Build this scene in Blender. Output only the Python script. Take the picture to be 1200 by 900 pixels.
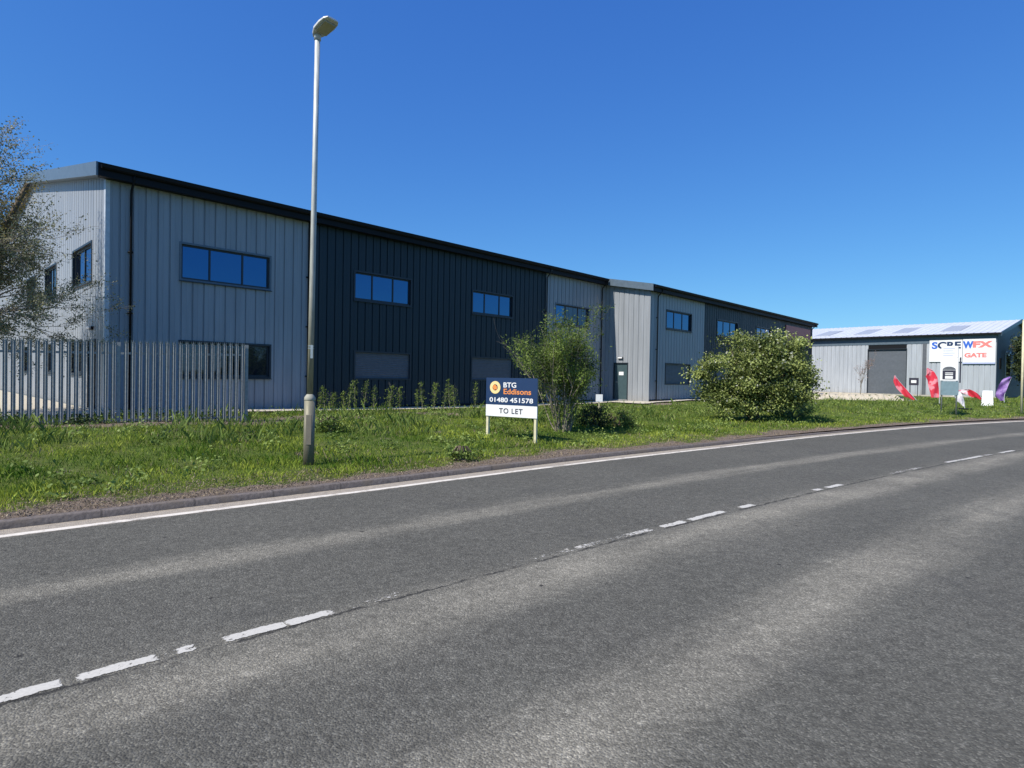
import bpy, math, random
import numpy as np
from mathutils import Vector, Matrix, noise as mnoise

# ------------------------------------------------------------------ scene, camera, light
scene = bpy.context.scene
for o in list(bpy.data.objects): bpy.data.objects.remove(o)
COL = scene.collection
EYE = 1.65
PIT, ROL = -0.013069, -0.0173763
cp, sp, cr, sr = math.cos(PIT), math.sin(PIT), math.cos(ROL), math.sin(ROL)
def cam_ray(a, b, c):
    x, y, z = cr*a + sr*c, b, -sr*a + cr*c
    return Vector((x, cp*y - sp*z, sp*y + cp*z))
cam_d = bpy.data.cameras.new('camera'); cam = bpy.data.objects.new('camera', cam_d); COL.objects.link(cam)
cam_d.sensor_width = 36; cam_d.sensor_fit = 'HORIZONTAL'; cam_d.lens = 699.56/1200*36
cam_d.clip_start = 0.05; cam_d.clip_end = 6000
R_, U_, B_ = cam_ray(1, 0, 0), cam_ray(0, 0, 1), -cam_ray(0, 1, 0)
cam.matrix_world = Matrix(((R_.x, U_.x, B_.x, 0), (R_.y, U_.y, B_.y, 0), (R_.z, U_.z, B_.z, EYE), (0, 0, 0, 1)))
scene.camera = cam

SUN_AZ, SUN_EL = math.radians(221.8), math.radians(48)
w = bpy.data.worlds.new('World'); scene.world = w; w.use_nodes = True
nt = w.node_tree; nt.nodes.clear()
sky = nt.nodes.new('ShaderNodeTexSky'); sky.sky_type = 'NISHITA'; sky.sun_disc = False
sky.sun_elevation = SUN_EL; sky.sun_rotation = math.radians(90) - SUN_AZ
sky.air_density = 1.0; sky.dust_density = 0.1; sky.ozone_density = 5.0; sky.altitude = 50
sepc = nt.nodes.new('ShaderNodeSeparateColor'); cmbc = nt.nodes.new('ShaderNodeCombineColor')
nt.links.new(sky.outputs[0], sepc.inputs[0])
for ch, (gain, gam) in enumerate(((0.325, 1.0), (0.70, 0.85), (1.90, 0.50))):      # deep clear-sky blue
    pw = nt.nodes.new('ShaderNodeMath'); pw.operation = 'POWER'; pw.inputs[1].default_value = gam
    ml = nt.nodes.new('ShaderNodeMath'); ml.operation = 'MULTIPLY'; ml.inputs[1].default_value = gain
    nt.links.new(sepc.outputs[ch], pw.inputs[0]); nt.links.new(pw.outputs[0], ml.inputs[0]); nt.links.new(ml.outputs[0], cmbc.inputs[ch])
bg = nt.nodes.new('ShaderNodeBackground'); bg.inputs['Strength'].default_value = 0.15
wo = nt.nodes.new('ShaderNodeOutputWorld')
nt.links.new(cmbc.outputs[0], bg.inputs[0]); nt.links.new(bg.outputs[0], wo.inputs[0])
sd = bpy.data.lights.new('sun', 'SUN'); sd.energy = 5.0; sd.angle = math.radians(0.55); sd.color = (1.0, 0.94, 0.84)
sun = bpy.data.objects.new('sun', sd); COL.objects.link(sun)
SUNV = Vector((math.cos(SUN_EL)*math.cos(SUN_AZ), math.cos(SUN_EL)*math.sin(SUN_AZ), math.sin(SUN_EL)))
sun.rotation_euler = SUNV.to_track_quat('Z', 'Y').to_euler(); sun.location = (-20, -20, 30)
vs = scene.view_settings; vs.view_transform = 'Standard'; vs.look = 'None'; vs.exposure = 0.25; vs.gamma = 1; vs.use_curve_mapping = False
scene.render.engine = 'CYCLES'
scene.cycles.max_bounces = 6; scene.cycles.transparent_max_bounces = 8

rng = np.random.default_rng(7); random.seed(7)

# ------------------------------------------------------------------ helpers
def tag(o, label=None, cat=None, group=None, kind=None):
    if label: o['label'] = label
    if cat: o['category'] = cat
    if group: o['group'] = group
    if kind: o['kind'] = kind
    return o
def empty(name, loc, label=None, cat=None, group=None):
    o = bpy.data.objects.new(name, None); o.location = loc; o.empty_display_size = 0.2
    COL.objects.link(o); o['_'] = 0; del o['_']
    return tag(o, label, cat, group)
def origin_of(parent):
    v = Vector((0, 0, 0))
    while parent: v += parent.location; parent = parent.parent
    return v
class MB:
    """collects shapes given in world coordinates"""
    def __init__(s): s.v = []; s.f = []; s.uv = None
    def add(s, vs_, fs):
        b = len(s.v); s.v += [tuple(p) for p in vs_]; s.f += [tuple(b+i for i in f) for f in fs]
    def obox(s, c, ax, ay, az):
        """box: centre, three half-axis vectors"""
        c = Vector(c); ax = Vector(ax); ay = Vector(ay); az = Vector(az)
        p = [c + i*ax + j*ay + k*az for i in (-1, 1) for j in (-1, 1) for k in (-1, 1)]
        f = [(0,1,3,2), (4,6,7,5), (0,4,5,1), (2,3,7,6), (0,2,6,4), (1,5,7,3)]
        if ax.cross(ay).dot(az) < 0: f = [q[::-1] for q in f]
        s.add(p, f)
    def box(s, x0, x1, y0, y1, z0, z1):
        s.obox(((x0+x1)/2, (y0+y1)/2, (z0+z1)/2), ((x1-x0)/2, 0, 0), (0, (y1-y0)/2, 0), (0, 0, (z1-z0)/2))
    def tube(s, pts, rad, n=8, cap=True):
        pts = [Vector(p) for p in pts]
        if isinstance(rad, (int, float)): rad = [rad]*len(pts)
        rings = []; prev = None
        for i, p in enumerate(pts):
            d = (pts[min(i+1, len(pts)-1)] - pts[max(i-1, 0)])
            if d.length < 1e-9: d = Vector((0, 0, 1))
            d.normalize()
            if prev is None:
                a = Vector((1, 0, 0)) if abs(d.x) < 0.9 else Vector((0, 1, 0)); a = (a - d*a.dot(d)).normalized()
            else:
                a = prev - d*prev.dot(d); a = a.normalized() if a.length > 1e-6 else d.orthogonal().normalized()
            prev = a; b = d.cross(a)
            rings.append([p + rad[i]*(a*math.cos(2*math.pi*k/n) + b*math.sin(2*math.pi*k/n)) for k in range(n)])
        base = len(s.v)
        for r in rings: s.v += [tuple(q) for q in r]
        for i in range(len(pts)-1):
            for k in range(n):
                s.f.append((base+i*n+k, base+i*n+(k+1) % n, base+(i+1)*n+(k+1) % n, base+(i+1)*n+k))
        if cap:
            s.f.append(tuple(base+k for k in range(n))[::-1]); s.f.append(tuple(base+(len(pts)-1)*n+k for k in range(n)))
    def build(s, name, mat, parent=None, smooth=False, loc=None):
        me = bpy.data.meshes.new(name)
        o = bpy.data.objects.new(name, me); COL.objects.link(o)
        off = origin_of(parent)
        if loc is not None: o.location = loc; off = Vector(loc)
        me.from_pydata([(a-off.x, b-off.y, c-off.z) for a, b, c in s.v], [], s.f)
        me.materials.append(mat)
        if smooth:
            me.polygons.foreach_set('use_smooth', [True]*len(me.polygons))
        if s.uv is not None:
            ul = me.uv_layers.new(name='UVMap'); li = np.zeros(len(me.loops), dtype=np.int32)
            me.loops.foreach_get('vertex_index', li)
            ul.data.foreach_set('uv', np.asarray(s.uv, dtype=np.float32)[li].ravel())
        me.update()
        if parent: o.parent = parent
        return o
def bevel(o, wd=0.01, seg=2):
    m = o.modifiers.new('bevel', 'BEVEL'); m.width = wd; m.segments = seg; m.limit_method = 'ANGLE'; return o
def np_mesh(name, V, F, mat, parent=None, attr=None, loc=None):
    """V (n,3) float, F (m,k) int, attr: per-face float"""
    me = bpy.data.meshes.new(name); off = origin_of(parent)
    if loc is not None: off = Vector(loc)
    V = np.asarray(V, dtype=np.float32) - np.array(off, dtype=np.float32)
    F = np.asarray(F, dtype=np.int32); m, k = F.shape
    me.vertices.add(len(V)); me.vertices.foreach_set('co', V.ravel())
    me.loops.add(m*k); me.loops.foreach_set('vertex_index', F.ravel())
    me.polygons.add(m); me.polygons.foreach_set('loop_start', np.arange(0, m*k, k, dtype=np.int32))
    try: me.polygons.foreach_set('loop_total', np.full(m, k, dtype=np.int32))
    except Exception: pass
    if attr is not None:
        a = me.attributes.new('tone', 'FLOAT', 'FACE'); a.data.foreach_set('value', np.asarray(attr, dtype=np.float32))
    me.materials.append(mat); me.update(calc_edges=True); me.validate()
    o = bpy.data.objects.new(name, me); COL.objects.link(o)
    if loc is not None: o.location = loc
    if parent: o.parent = parent
    return o

# ---- materials
def new_mat(name):
    m = bpy.data.materials.new(name); m.use_nodes = True
    return m, m.node_tree, m.node_tree.nodes['Principled BSDF']
def N(nt, t, **kw):
    n = nt.nodes.new(t)
    for k, v in kw.items(): setattr(n, k, v)
    return n
def ramp(nt, src, stops):
    r = N(nt, 'ShaderNodeValToRGB'); e = r.color_ramp.elements
    while len(e) < len(stops): e.new(0.5)
    for i, (p, c) in enumerate(stops):
        e[i].position = p; e[i].color = (c, c, c, 1) if isinstance(c, (int, float)) else (*c, 1)
    nt.links.new(src, r.inputs[0]); return r.outputs[0]
def noise_n(nt, vec, scale, detail=4, rough=0.55, out=0):
    n = N(nt, 'ShaderNodeTexNoise'); n.inputs['Scale'].default_value = scale; n.inputs['Detail'].default_value = detail
    n.inputs['Roughness'].default_value = rough
    if vec is not None: nt.links.new(vec, n.inputs['Vector'])
    return n.outputs[out]
def mixc(nt, fac, a, b, mode='MIX'):
    m = N(nt, 'ShaderNodeMix', data_type='RGBA', blend_type=mode)
    for sock, v in ((m.inputs[0], fac), (m.inputs[6], a), (m.inputs[7], b)):
        if isinstance(v, bpy.types.NodeSocket): nt.links.new(v, sock)
        elif isinstance(v, (int, float)): sock.default_value = v if sock == m.inputs[0] else (v, v, v, 1)
        else: sock.default_value = (*v, 1)
    return m.outputs[2]
def math_n(nt, op, a, b=None, c=None, clamp=False):
    m = N(nt, 'ShaderNodeMath', operation=op); m.use_clamp = clamp
    for i, v in enumerate((a, b, c)):
        if v is None: continue
        if isinstance(v, bpy.types.NodeSocket): nt.links.new(v, m.inputs[i])
        else: m.inputs[i].default_value = v
    return m.outputs[0]
def bump(nt, bsdf, h, strength=0.3, dist=0.02):
    b = N(nt, 'ShaderNodeBump'); b.inputs['Strength'].default_value = strength; b.inputs['Distance'].default_value = dist
    nt.links.new(h, b.inputs['Height']); nt.links.new(b.outputs[0], bsdf.inputs['Normal'])
def objco(nt): return N(nt, 'ShaderNodeTexCoord').outputs['Object']
def simple(name, col, rough=0.5, metal=0.0, var=0.12, scale=6.0, bmp=0.0, spec=0.5):
    m, nt, b = new_mat(name)
    n = noise_n(nt, objco(nt), scale, 5)
    v = ramp(nt, n, [(0.3, 1-var), (0.7, 1+var)])
    c = mixc(nt, 1.0, col, v, 'MULTIPLY'); nt.links.new(c, b.inputs['Base Color'])
    b.inputs['Roughness'].default_value = rough; b.inputs['Metallic'].default_value = metal
    b.inputs['Specular IOR Level'].default_value = spec
    if bmp: bump(nt, b, noise_n(nt, objco(nt), scale*12, 4), bmp, 0.01)
    return m
def cladding_mat(name, col, rough=0.42, dirt=0.25):
    m, nt, b = new_mat(name); co = objco(nt)
    mp = N(nt, 'ShaderNodeMapping'); mp.inputs['Scale'].default_value = (1.4, 1.4, 0.12); nt.links.new(co, mp.inputs['Vector'])
    streak = noise_n(nt, mp.outputs[0], 3.0, 6, 0.6)
    v = ramp(nt, streak, [(0.3, 0.84), (0.7, 1.08)])
    c = mixc(nt, 1.0, col, v, 'MULTIPLY')
    sep = N(nt, 'ShaderNodeSeparateXYZ'); nt.links.new(co, sep.inputs[0])
    low = ramp(nt, math_n(nt, 'ADD', sep.outputs[2], math_n(nt, 'MULTIPLY', streak, 0.5)), [(0.35, dirt), (0.9, 0.0)])
    c = mixc(nt, low, c, (0.22, 0.18, 0.13)); nt.links.new(c, b.inputs['Base Color'])
    nt.links.new(ramp(nt, streak, [(0.2, rough-0.06), (0.8, rough+0.1)]), b.inputs['Roughness'])
    # faint oil-canning of thin sheet steel
    bump(nt, b, noise_n(nt, co, 1.1, 2), 0.12, 0.02)
    return m
M = {}
M['clad_grey'] = cladding_mat('clad_grey', (0.285, 0.305, 0.330))
M['clad_dark'] = cladding_mat('clad_dark', (0.0035, 0.017, 0.027), 0.5, 0.05)
M['clad_red'] = cladding_mat('clad_red', (0.17, 0.075, 0.06), 0.5)
M['clad_pale'] = cladding_mat('clad_pale', (0.40, 0.43, 0.465), 0.45, 0.2)
M['anthracite'] = simple('anthracite', (0.018, 0.026, 0.036), 0.45)
M['slate_trim'] = simple('slate_trim', (0.10, 0.135, 0.17), 0.4)
M['trim_light'] = simple('trim_light', (0.5, 0.53, 0.56), 0.35)
M['black_trim'] = simple('black_trim', (0.0045, 0.005, 0.007), 0.6, spec=0.25)
M['roof_grey'] = simple('roof_grey', (0.2, 0.22, 0.25), 0.45)
M['roof_white'] = simple('roof_white', (0.60, 0.62, 0.66), 0.4, var=0.08, scale=1.5)
M['rooflight'] = simple('rooflight', (0.40, 0.41, 0.42), 0.3)
M['shutter'] = simple('shutter', (0.10, 0.11, 0.125), 0.6)
M['shutter_dark'] = simple('shutter_dark', (0.085, 0.1, 0.12), 0.5)
M['door_green'] = simple('door_green', (0.05, 0.085, 0.095), 0.45)
M['white'] = simple('white', (0.78, 0.78, 0.78), 0.5, var=0.05)
M['path_pale'] = simple('path_pale', (0.52, 0.47, 0.38), 0.9, var=0.2, scale=4, bmp=0.4)
M['steel'] = simple('steel', (0.5, 0.5, 0.5), 0.35, 0.8)
M['concrete'] = simple('concrete', (0.42, 0.39, 0.33), 0.9, var=0.25, scale=3, bmp=0.4)
def glass_mat(name, tint, refl, base=(0.01, 0.015, 0.025)):
    m, nt, b = new_mat(name)
    g = N(nt, 'ShaderNodeBsdfGlossy'); g.inputs['Color'].default_value = (*tint, 1); g.inputs['Roughness'].default_value = 0.02
    b.inputs['Base Color'].default_value = (*base, 1); b.inputs['Roughness'].default_value = 0.03
    mx = N(nt, 'ShaderNodeMixShader'); mx.inputs[0].default_value = refl
    nt.links.new(b.outputs[0], mx.inputs[1]); nt.links.new(g.outputs[0], mx.inputs[2])
    nt.links.new(mx.outputs[0], nt.nodes['Material Output'].inputs[0])
    bb = N(nt, 'ShaderNodeBump'); bb.inputs['Strength'].default_value = 0.10; bb.inputs['Distance'].default_value = 0.05
    nt.links.new(noise_n(nt, objco(nt), 0.8, 2), bb.inputs['Height']); nt.links.new(bb.outputs[0], g.inputs['Normal'])
    return m
M['glass_blue'] = glass_mat('glass_blue', (0.05, 0.22, 0.45), 0.50)
M['glass_dark'] = glass_mat('glass_dark', (0.25, 0.35, 0.5), 0.12)
M['galv'] = simple('galv', (0.27, 0.28, 0.28), 0.55, 0.15, var=0.2, scale=20)
def pole_mat():
    m, nt, b = new_mat('lamp_column'); co = objco(nt)
    mp = N(nt, 'ShaderNodeMapping'); mp.inputs['Scale'].default_value = (6, 6, 0.9); nt.links.new(co, mp.inputs['Vector'])
    n = noise_n(nt, mp.outputs[0], 4, 6, 0.65)
    sep = N(nt, 'ShaderNodeSeparateXYZ'); nt.links.new(co, sep.inputs[0])
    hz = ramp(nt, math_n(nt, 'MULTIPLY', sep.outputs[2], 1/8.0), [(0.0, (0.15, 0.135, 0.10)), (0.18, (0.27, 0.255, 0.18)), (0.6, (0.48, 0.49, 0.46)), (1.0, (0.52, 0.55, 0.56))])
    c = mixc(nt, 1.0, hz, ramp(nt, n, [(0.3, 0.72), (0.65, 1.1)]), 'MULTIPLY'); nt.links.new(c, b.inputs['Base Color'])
    b.inputs['Roughness'].default_value = 0.6; b.inputs['Metallic'].default_value = 0.25
    bump(nt, b, n, 0.15, 0.01); return m
M['pole'] = pole_mat()
def leaf_mat(name, c1, c2, trans=0.25, rough=0.55):
    m, nt, b = new_mat(name)
    at = N(nt, 'ShaderNodeAttribute'); at.attribute_name = 'tone'
    c = ramp(nt, at.outputs['Fac'], [(0.0, c1), (1.0, c2)])
    nt.links.new(c, b.inputs['Base Color']); b.inputs['Roughness'].default_value = rough
    b.inputs['Specular IOR Level'].default_value = 0.25
    t = N(nt, 'ShaderNodeBsdfTranslucent'); nt.links.new(c, t.inputs['Color'])
    mx = N(nt, 'ShaderNodeMixShader'); mx.inputs[0].default_value = trans
    nt.links.new(b.outputs[0], mx.inputs[1]); nt.links.new(t.outputs[0], mx.inputs[2])
    nt.links.new(mx.outputs[0], nt.nodes['Material Output'].inputs[0]); return m
M['bark'] = simple('bark', (0.13, 0.10, 0.07), 0.9, var=0.35, scale=8, bmp=0.5)
M['bark_pale'] = simple('bark_pale', (0.24, 0.21, 0.17), 0.9, var=0.3, scale=10, bmp=0.4)

# ------------------------------------------------------------------ road curve and ground height
_a = math.radians(40); E1 = np.array([math.cos(_a), math.sin(_a)]); E2 = np.array([-E1[1], E1[0]])
K = (-3.48193504e-03, 4.03238293e-02, 3.87223285)
_xs = np.arange(-140, 400, 0.25)
def _cy(x):
    lo, hi = -8.0, 75.0
    f = lambda t: K[0]*t*t + K[1]*t + K[2]; g = lambda t: 2*K[0]*t + K[1]
    return np.where(x < lo, f(lo) + g(lo)*(x-lo), np.where(x > hi, f(hi) + g(hi)*(x-hi), f(x)))
CP = np.outer(_xs, E1) + np.outer(_cy(_xs), E2)
CT = np.r_[0, np.cumsum(np.hypot(*np.diff(CP, axis=0).T))]; CT -= np.interp(0, _xs, CT)
_tg = np.gradient(CP, axis=0); _tg /= np.linalg.norm(_tg, axis=1)[:, None]; CN = np.c_[-_tg[:, 1], _tg[:, 0]]
def cpos(t, q):
    """point at distance t along the centre line and q to its far (building) side"""
    t = np.asarray(t, float); q = np.asarray(q, float)
    px = np.interp(t, CT, CP[:, 0]) + q*np.interp(t, CT, CN[:, 0]); py = np.interp(t, CT, CP[:, 1]) + q*np.interp(t, CT, CN[:, 1])
    return px, py
def W(t): return np.interp(t, [0, 4, 8, 13, 18, 26, 34, 60], [3.71, 3.70, 3.88, 4.0, 4.28, 4.68, 4.72, 4.0])
KERB = 0.36
TH = 0.813808; UX, UY = math.cos(TH), math.sin(TH); NX, NY = UY, -UX      # facade direction, outward normal
FC = np.array([-11.798, 17.274])
def F(s, d, z=0.0): return Vector((FC[0] + UX*s + NX*d, FC[1] + UY*s + NY*d, z))
def sm(x): x = np.clip(x, 0, 1); return x*x*(3-2*x)
def nz(x, y, sc, seed=0):
    """cheap smooth vector noise, -1..1"""
    x = np.asarray(x, float)*sc + seed*17.3; y = np.asarray(y, float)*sc - seed*9.1
    return (np.sin(x*1.7+1.3*np.sin(y*1.1)) + np.sin(y*1.9+1.7*np.sin(x*0.9+seed)) + np.sin((x+y)*1.3+2*np.sin(y*0.7-x*0.6)))/3
def ground_h(x, y, r):
    """r = distance behind the kerb"""
    x = np.asarray(x, float); y = np.asarray(y, float)
    s = (x-FC[0])*UX + (y-FC[1])*UY; d = (x-FC[0])*NX + (y-FC[1])*NY
    tgt = np.interp(s, [0, 8, 14, 22, 28, 45, 60], [0.41, 0.27, 0.20, 0.21, 0.34, 0.42, 0.45])
    z = 0.078 + (tgt-0.078)*sm(np.asarray(r)/8.5)
    b = np.clip(r, 0, 1)*np.clip((d-1.5)/2, 0.0, 1)
    return z + b*(0.03*nz(x, y, 0.9) + 0.014*nz(x, y, 3.1, 2)) 
# nearest-curve lookup for arbitrary points
def r_of(x, y):
    x = np.atleast_1d(x); y = np.atleast_1d(y)
    sel = slice(400, 1200)
    P = CP[sel][::2]; T = CT[sel][::2]
    out = np.zeros(len(x))
    for i in range(0, len(x), 4000):
        dx = x[i:i+4000, None]-P[None, :, 0]; dy = y[i:i+4000, None]-P[None, :, 1]; D = dx*dx+dy*dy; j = D.argmin(1)
        out[i:i+4000] = np.sqrt(D[np.arange(len(j)), j]) - W(T[j]) - KERB
    return out
def gz(x, y):
    return float(ground_h(np.array([x]), np.array([y]), r_of(x, y))[0])

# ------------------------------------------------------------------ ground
def uvsep(nt):
    u = N(nt, 'ShaderNodeUVMap'); s = N(nt, 'ShaderNodeSeparateXYZ'); nt.links.new(u.outputs[0], s.inputs[0]); return s.outputs[0], s.outputs[1]
def mat_asphalt():
    m, nt, b = new_mat('asphalt'); co = objco(nt); q, t = uvsep(nt)
    vo = N(nt, 'ShaderNodeTexVoronoi'); vo.inputs['Scale'].default_value = 95; nt.links.new(co, vo.inputs['Vector'])
    stone = N(nt, 'ShaderNodeSeparateColor'); nt.links.new(vo.outputs['Color'], stone.inputs[0])
    st = ramp(nt, stone.outputs[0], [(0.0, 0.68), (0.55, 0.94), (0.85, 1.17), (1.0, 1.6)])
    fine = noise_n(nt, co, 60, 4, 0.7)
    mid = noise_n(nt, co, 14, 5, 0.7)
    big = noise_n(nt, co, 0.55, 5, 0.6)
    cmb = N(nt, 'ShaderNodeCombineXYZ'); nt.links.new(math_n(nt, 'MULTIPLY', q, 2.2), cmb.inputs[0]); nt.links.new(math_n(nt, 'MULTIPLY', t, 0.25), cmb.inputs[1])
    lane = noise_n(nt, cmb.outputs[0], 1.0, 4, 0.6)
    qq = math_n(nt, 'ADD', q, math_n(nt, 'MULTIPLY', math_n(nt, 'SUBTRACT', lane, 0.5), 0.9))
    def band(c, wd, amp):
        d = math_n(nt, 'DIVIDE', math_n(nt, 'SUBTRACT', qq, c), wd)
        g = math_n(nt, 'POWER', 2.718, math_n(nt, 'MULTIPLY', math_n(nt, 'MULTIPLY', d, d), -1.0))
        return math_n(nt, 'MULTIPLY', g, amp)
    tot = math_n(nt, 'ADD', band(1.74, 0.2, 0.7), math_n(nt, 'ADD', band(-0.38, 0.32, 0.85), band(-2.05, 0.30, 0.8)))
    tot = math_n(nt, 'MULTIPLY', tot, ramp(nt, big, [(0.25, 0.45), (0.7, 1.1)]))
    base = mixc(nt, tot, (0.112, 0.108, 0.091), (0.265, 0.246, 0.198))
    base = mixc(nt, 1.0, base, ramp(nt, big, [(0.3, 0.9), (0.7, 1.08)]), 'MULTIPLY')
    base = mixc(nt, 1.0, base, st, 'MULTIPLY')
    base = mixc(nt, 1.0, base, ramp(nt, fine, [(0.3, 0.86), (0.7, 1.14)]), 'MULTIPLY')
    base = mixc(nt, 1.0, base, ramp(nt, mid, [(0.3, 0.86), (0.7, 1.12)]), 'MULTIPLY')
    clump = noise_n(nt, co, 7.0, 6, 0.8)
    base = mixc(nt, 1.0, base, ramp(nt, clump, [(0.32, 0.84), (0.5, 1.0), (0.72, 1.22)]), 'MULTIPLY')
    pits = N(nt, 'ShaderNodeTexVoronoi'); pits.inputs['Scale'].default_value = 3.3; pits.inputs['Randomness'].default_value = 1.0; nt.links.new(co, pits.inputs['Vector'])
    psep = N(nt, 'ShaderNodeSeparateColor'); nt.links.new(pits.outputs['Color'], psep.inputs[0])
    pd = math_n(nt, 'ADD', pits.outputs['Distance'], math_n(nt, 'MULTIPLY', math_n(nt, 'SUBTRACT', noise_n(nt, co, 25, 3), 0.5), 0.14))
    pm = math_n(nt, 'MULTIPLY', ramp(nt, pd, [(0.045, 0.85), (0.085, 0.0)]), ramp(nt, psep.outputs[0], [(0.72, 0.0), (0.76, 1.0)]))
    base = mixc(nt, pm, base, (0.028, 0.027, 0.025))
    stain = math_n(nt, 'MULTIPLY', ramp(nt, noise_n(nt, co, 0.9, 3, 0.5), [(0.60, 0.0), (0.72, 0.28)]), 1.0)
    base = mixc(nt, stain, base, (0.05, 0.05, 0.048))
    # longitudinal joint beside the centre line
    jq = math_n(nt, 'ABSOLUTE', math_n(nt, 'ADD', math_n(nt, 'ADD', q, 0.07), math_n(nt, 'MULTIPLY', math_n(nt, 'SUBTRACT', clump, 0.5), 0.16)))
    jn = math_n(nt, 'MULTIPLY', ramp(nt, jq, [(0.008, 1.0), (0.024, 0.0)]), ramp(nt, noise_n(nt, co, 2.2, 3), [(0.38, 0.0), (0.5, 0.8)]))
    base = mixc(nt, jn, base, (0.02, 0.02, 0.02))
    # gutter dust beyond the edge line
    dust = N(nt, 'ShaderNodeAttribute'); dust.attribute_name = 'gutter'
    dm = math_n(nt, 'MULTIPLY', dust.outputs['Fac'], ramp(nt, mid, [(0.3, 0.55), (0.6, 1.0)]))
    base = mixc(nt, dm, base, mixc(nt, fine, (0.26, 0.225, 0.18), (0.52, 0.455, 0.37)))
    nt.links.new(base, b.inputs['Base Color']); b.inputs['Roughness'].default_value = 0.9; b.inputs['Specular IOR Level'].default_value = 0.2
    h = math_n(nt, 'ADD', math_n(nt, 'MULTIPLY', vo.outputs['Distance'], -1.4), math_n(nt, 'MULTIPLY', fine, 0.7))
    bump(nt, b, h, 0.6, 0.007); return m
M['asphalt'] = mat_asphalt()
def sweep(name, ts, qf, zf, mat, attr=None, kind='structure'):
    """grid along the road; qf(t) -> array of lateral positions; zf(t, j, x, y)"""
    ts = np.asarray(ts); Q = np.array([qf(t) for t in ts]); n, k = Q.shape
    X, Y = cpos(np.repeat(ts, k), Q.ravel()); Z = zf(np.repeat(ts, k), Q.ravel(), X, Y)
    V = np.c_[X, Y, Z]; i, j = np.meshgrid(np.arange(n-1), np.arange(k-1), indexing='ij'); a = (i*k+j).ravel()
    Fc = np.c_[a, a+k, a+k+1, a+1][:, ::-1]
    # orient upward
    p0, p1, p2 = V[Fc[0, 0]], V[Fc[0, 1]], V[Fc[0, 2]]
    if np.cross(p1-p0, p2-p0)[2] < 0: Fc = Fc[:, ::-1]
    o = np_mesh(name, V, Fc, mat); me = o.data
    ul = me.uv_layers.new(name='UVMap'); uv = np.c_[Q.ravel(), np.repeat(ts, k)]
    li = np.zeros(len(me.loops), dtype=np.int32); me.loops.foreach_get('vertex_index', li)
    ul.data.foreach_set('uv', uv[li].astype(np.float32).ravel())
    if attr:
        for an, fn in attr.items():
            at = me.attributes.new(an, 'FLOAT', 'POINT'); at.data.foreach_set('value', fn(np.repeat(ts, k), Q.ravel(), X, Y).astype(np.float32))
    me.polygons.foreach_set('use_smooth', [True]*len(me.polygons))
    if kind: o['kind'] = kind
    return o
tsr = np.r_[np.arange(-90, -6, 3.0), np.arange(-6, 45, 0.4), np.arange(45, 320, 4.0)]
sweep('road', tsr, lambda t: np.r_[-4.6, -3, -1.5, 0, 1.5, 3, W(t)-0.3, W(t)-0.05, W(t), W(t)+0.08, W(t)+0.16, W(t)+0.3, W(t)+KERB+0.02],
      lambda t, q, x, y: np.zeros_like(x), M['asphalt'],
      {'gutter': lambda t, q, x, y: np.clip((q-W(t)+0.04)/0.1, 0, 1)})

def mat_verge():
    m, nt, b = new_mat('verge_soil_and_turf'); co = objco(nt); q, t = uvsep(nt)
    n1 = noise_n(nt, co, 1.3, 6, 0.65); n2 = noise_n(nt, co, 9, 5, 0.7); n3 = noise_n(nt, co, 45, 4, 0.7)
    at = N(nt, 'ShaderNodeAttribute'); at.attribute_name = 'soil'
    grass = mixc(nt, ramp(nt, n2, [(0.3, 0.0), (0.7, 1.0)]), (0.06, 0.105, 0.018), (0.14, 0.185, 0.04))
    grass = mixc(nt, ramp(nt, n1, [(0.45, 0.0), (0.7, 0.6)]), grass, (0.16, 0.15, 0.06))
    soil = mixc(nt, ramp(nt, n3, [(0.3, 0.0), (0.7, 1.0)]), (0.09, 0.066, 0.05), (0.36, 0.29, 0.23))
    f = math_n(nt, 'ADD', at.outputs['Fac'], math_n(nt, 'MULTIPLY', math_n(nt, 'SUBTRACT', n2, 0.5), 1.3), clamp=True)
    c = mixc(nt, ramp(nt, f, [(0.4, 0.0), (0.6, 1.0)]), grass, soil)
    nt.links.new(c, b.inputs['Base Color']); b.inputs['Roughness'].default_value = 0.95; b.inputs['Specular IOR Level'].default_value = 0.1
    bump(nt, b, math_n(nt, 'ADD', n2, n3), 0.8, 0.05); return m
M['verge'] = mat_verge()
FPX, FPY = -10.97, 12.8
def soil_attr(t, q, x, y):
    r = q - W(t) - KERB
    s = (x-FC[0])*UX + (y-FC[1])*UY; d = (x-FC[0])*NX + (y-FC[1])*NY
    a = 1 - sm((r-0.30-0.42*nz(x, y, 1.1, 3)-0.28*nz(x, y, 3.7, 5))/0.6)
    band = np.exp(-((d-3.6)/1.6)**2)*np.clip(0.45+0.9*nz(x, y, 0.8, 5)+0.3*nz(x, y, 2.6, 11), 0, 1)*(s < 26)
    fz = np.exp(-(np.maximum(0, np.abs(((x-FPX)*0.5015-(y-FPY)*0.8652)-0.3)-0.35)/0.35)**2)*(x > -14.5)*(x < -6.0)*np.clip(0.95+0.35*nz(x, y, 1.5, 7), 0, 1)
    bare = np.clip(1.5*(nz(x, y, 1.6, 31)*0.6+nz(x, y, 4.2, 17)*0.4-0.30), 0, 0.9)
    return np.clip(np.maximum(np.maximum(np.maximum(a, band), fz), bare), 0, 1)
LQ = np.r_[0, 0.15, 0.3, 0.5, 0.75, np.arange(1, 16, 0.35), 17, 20, 26, 36, 50, 80]
tsv = np.r_[np.arange(-90, -10, 4.0), np.arange(-10, 48, 0.35), np.arange(48, 110, 3.0)]
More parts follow.
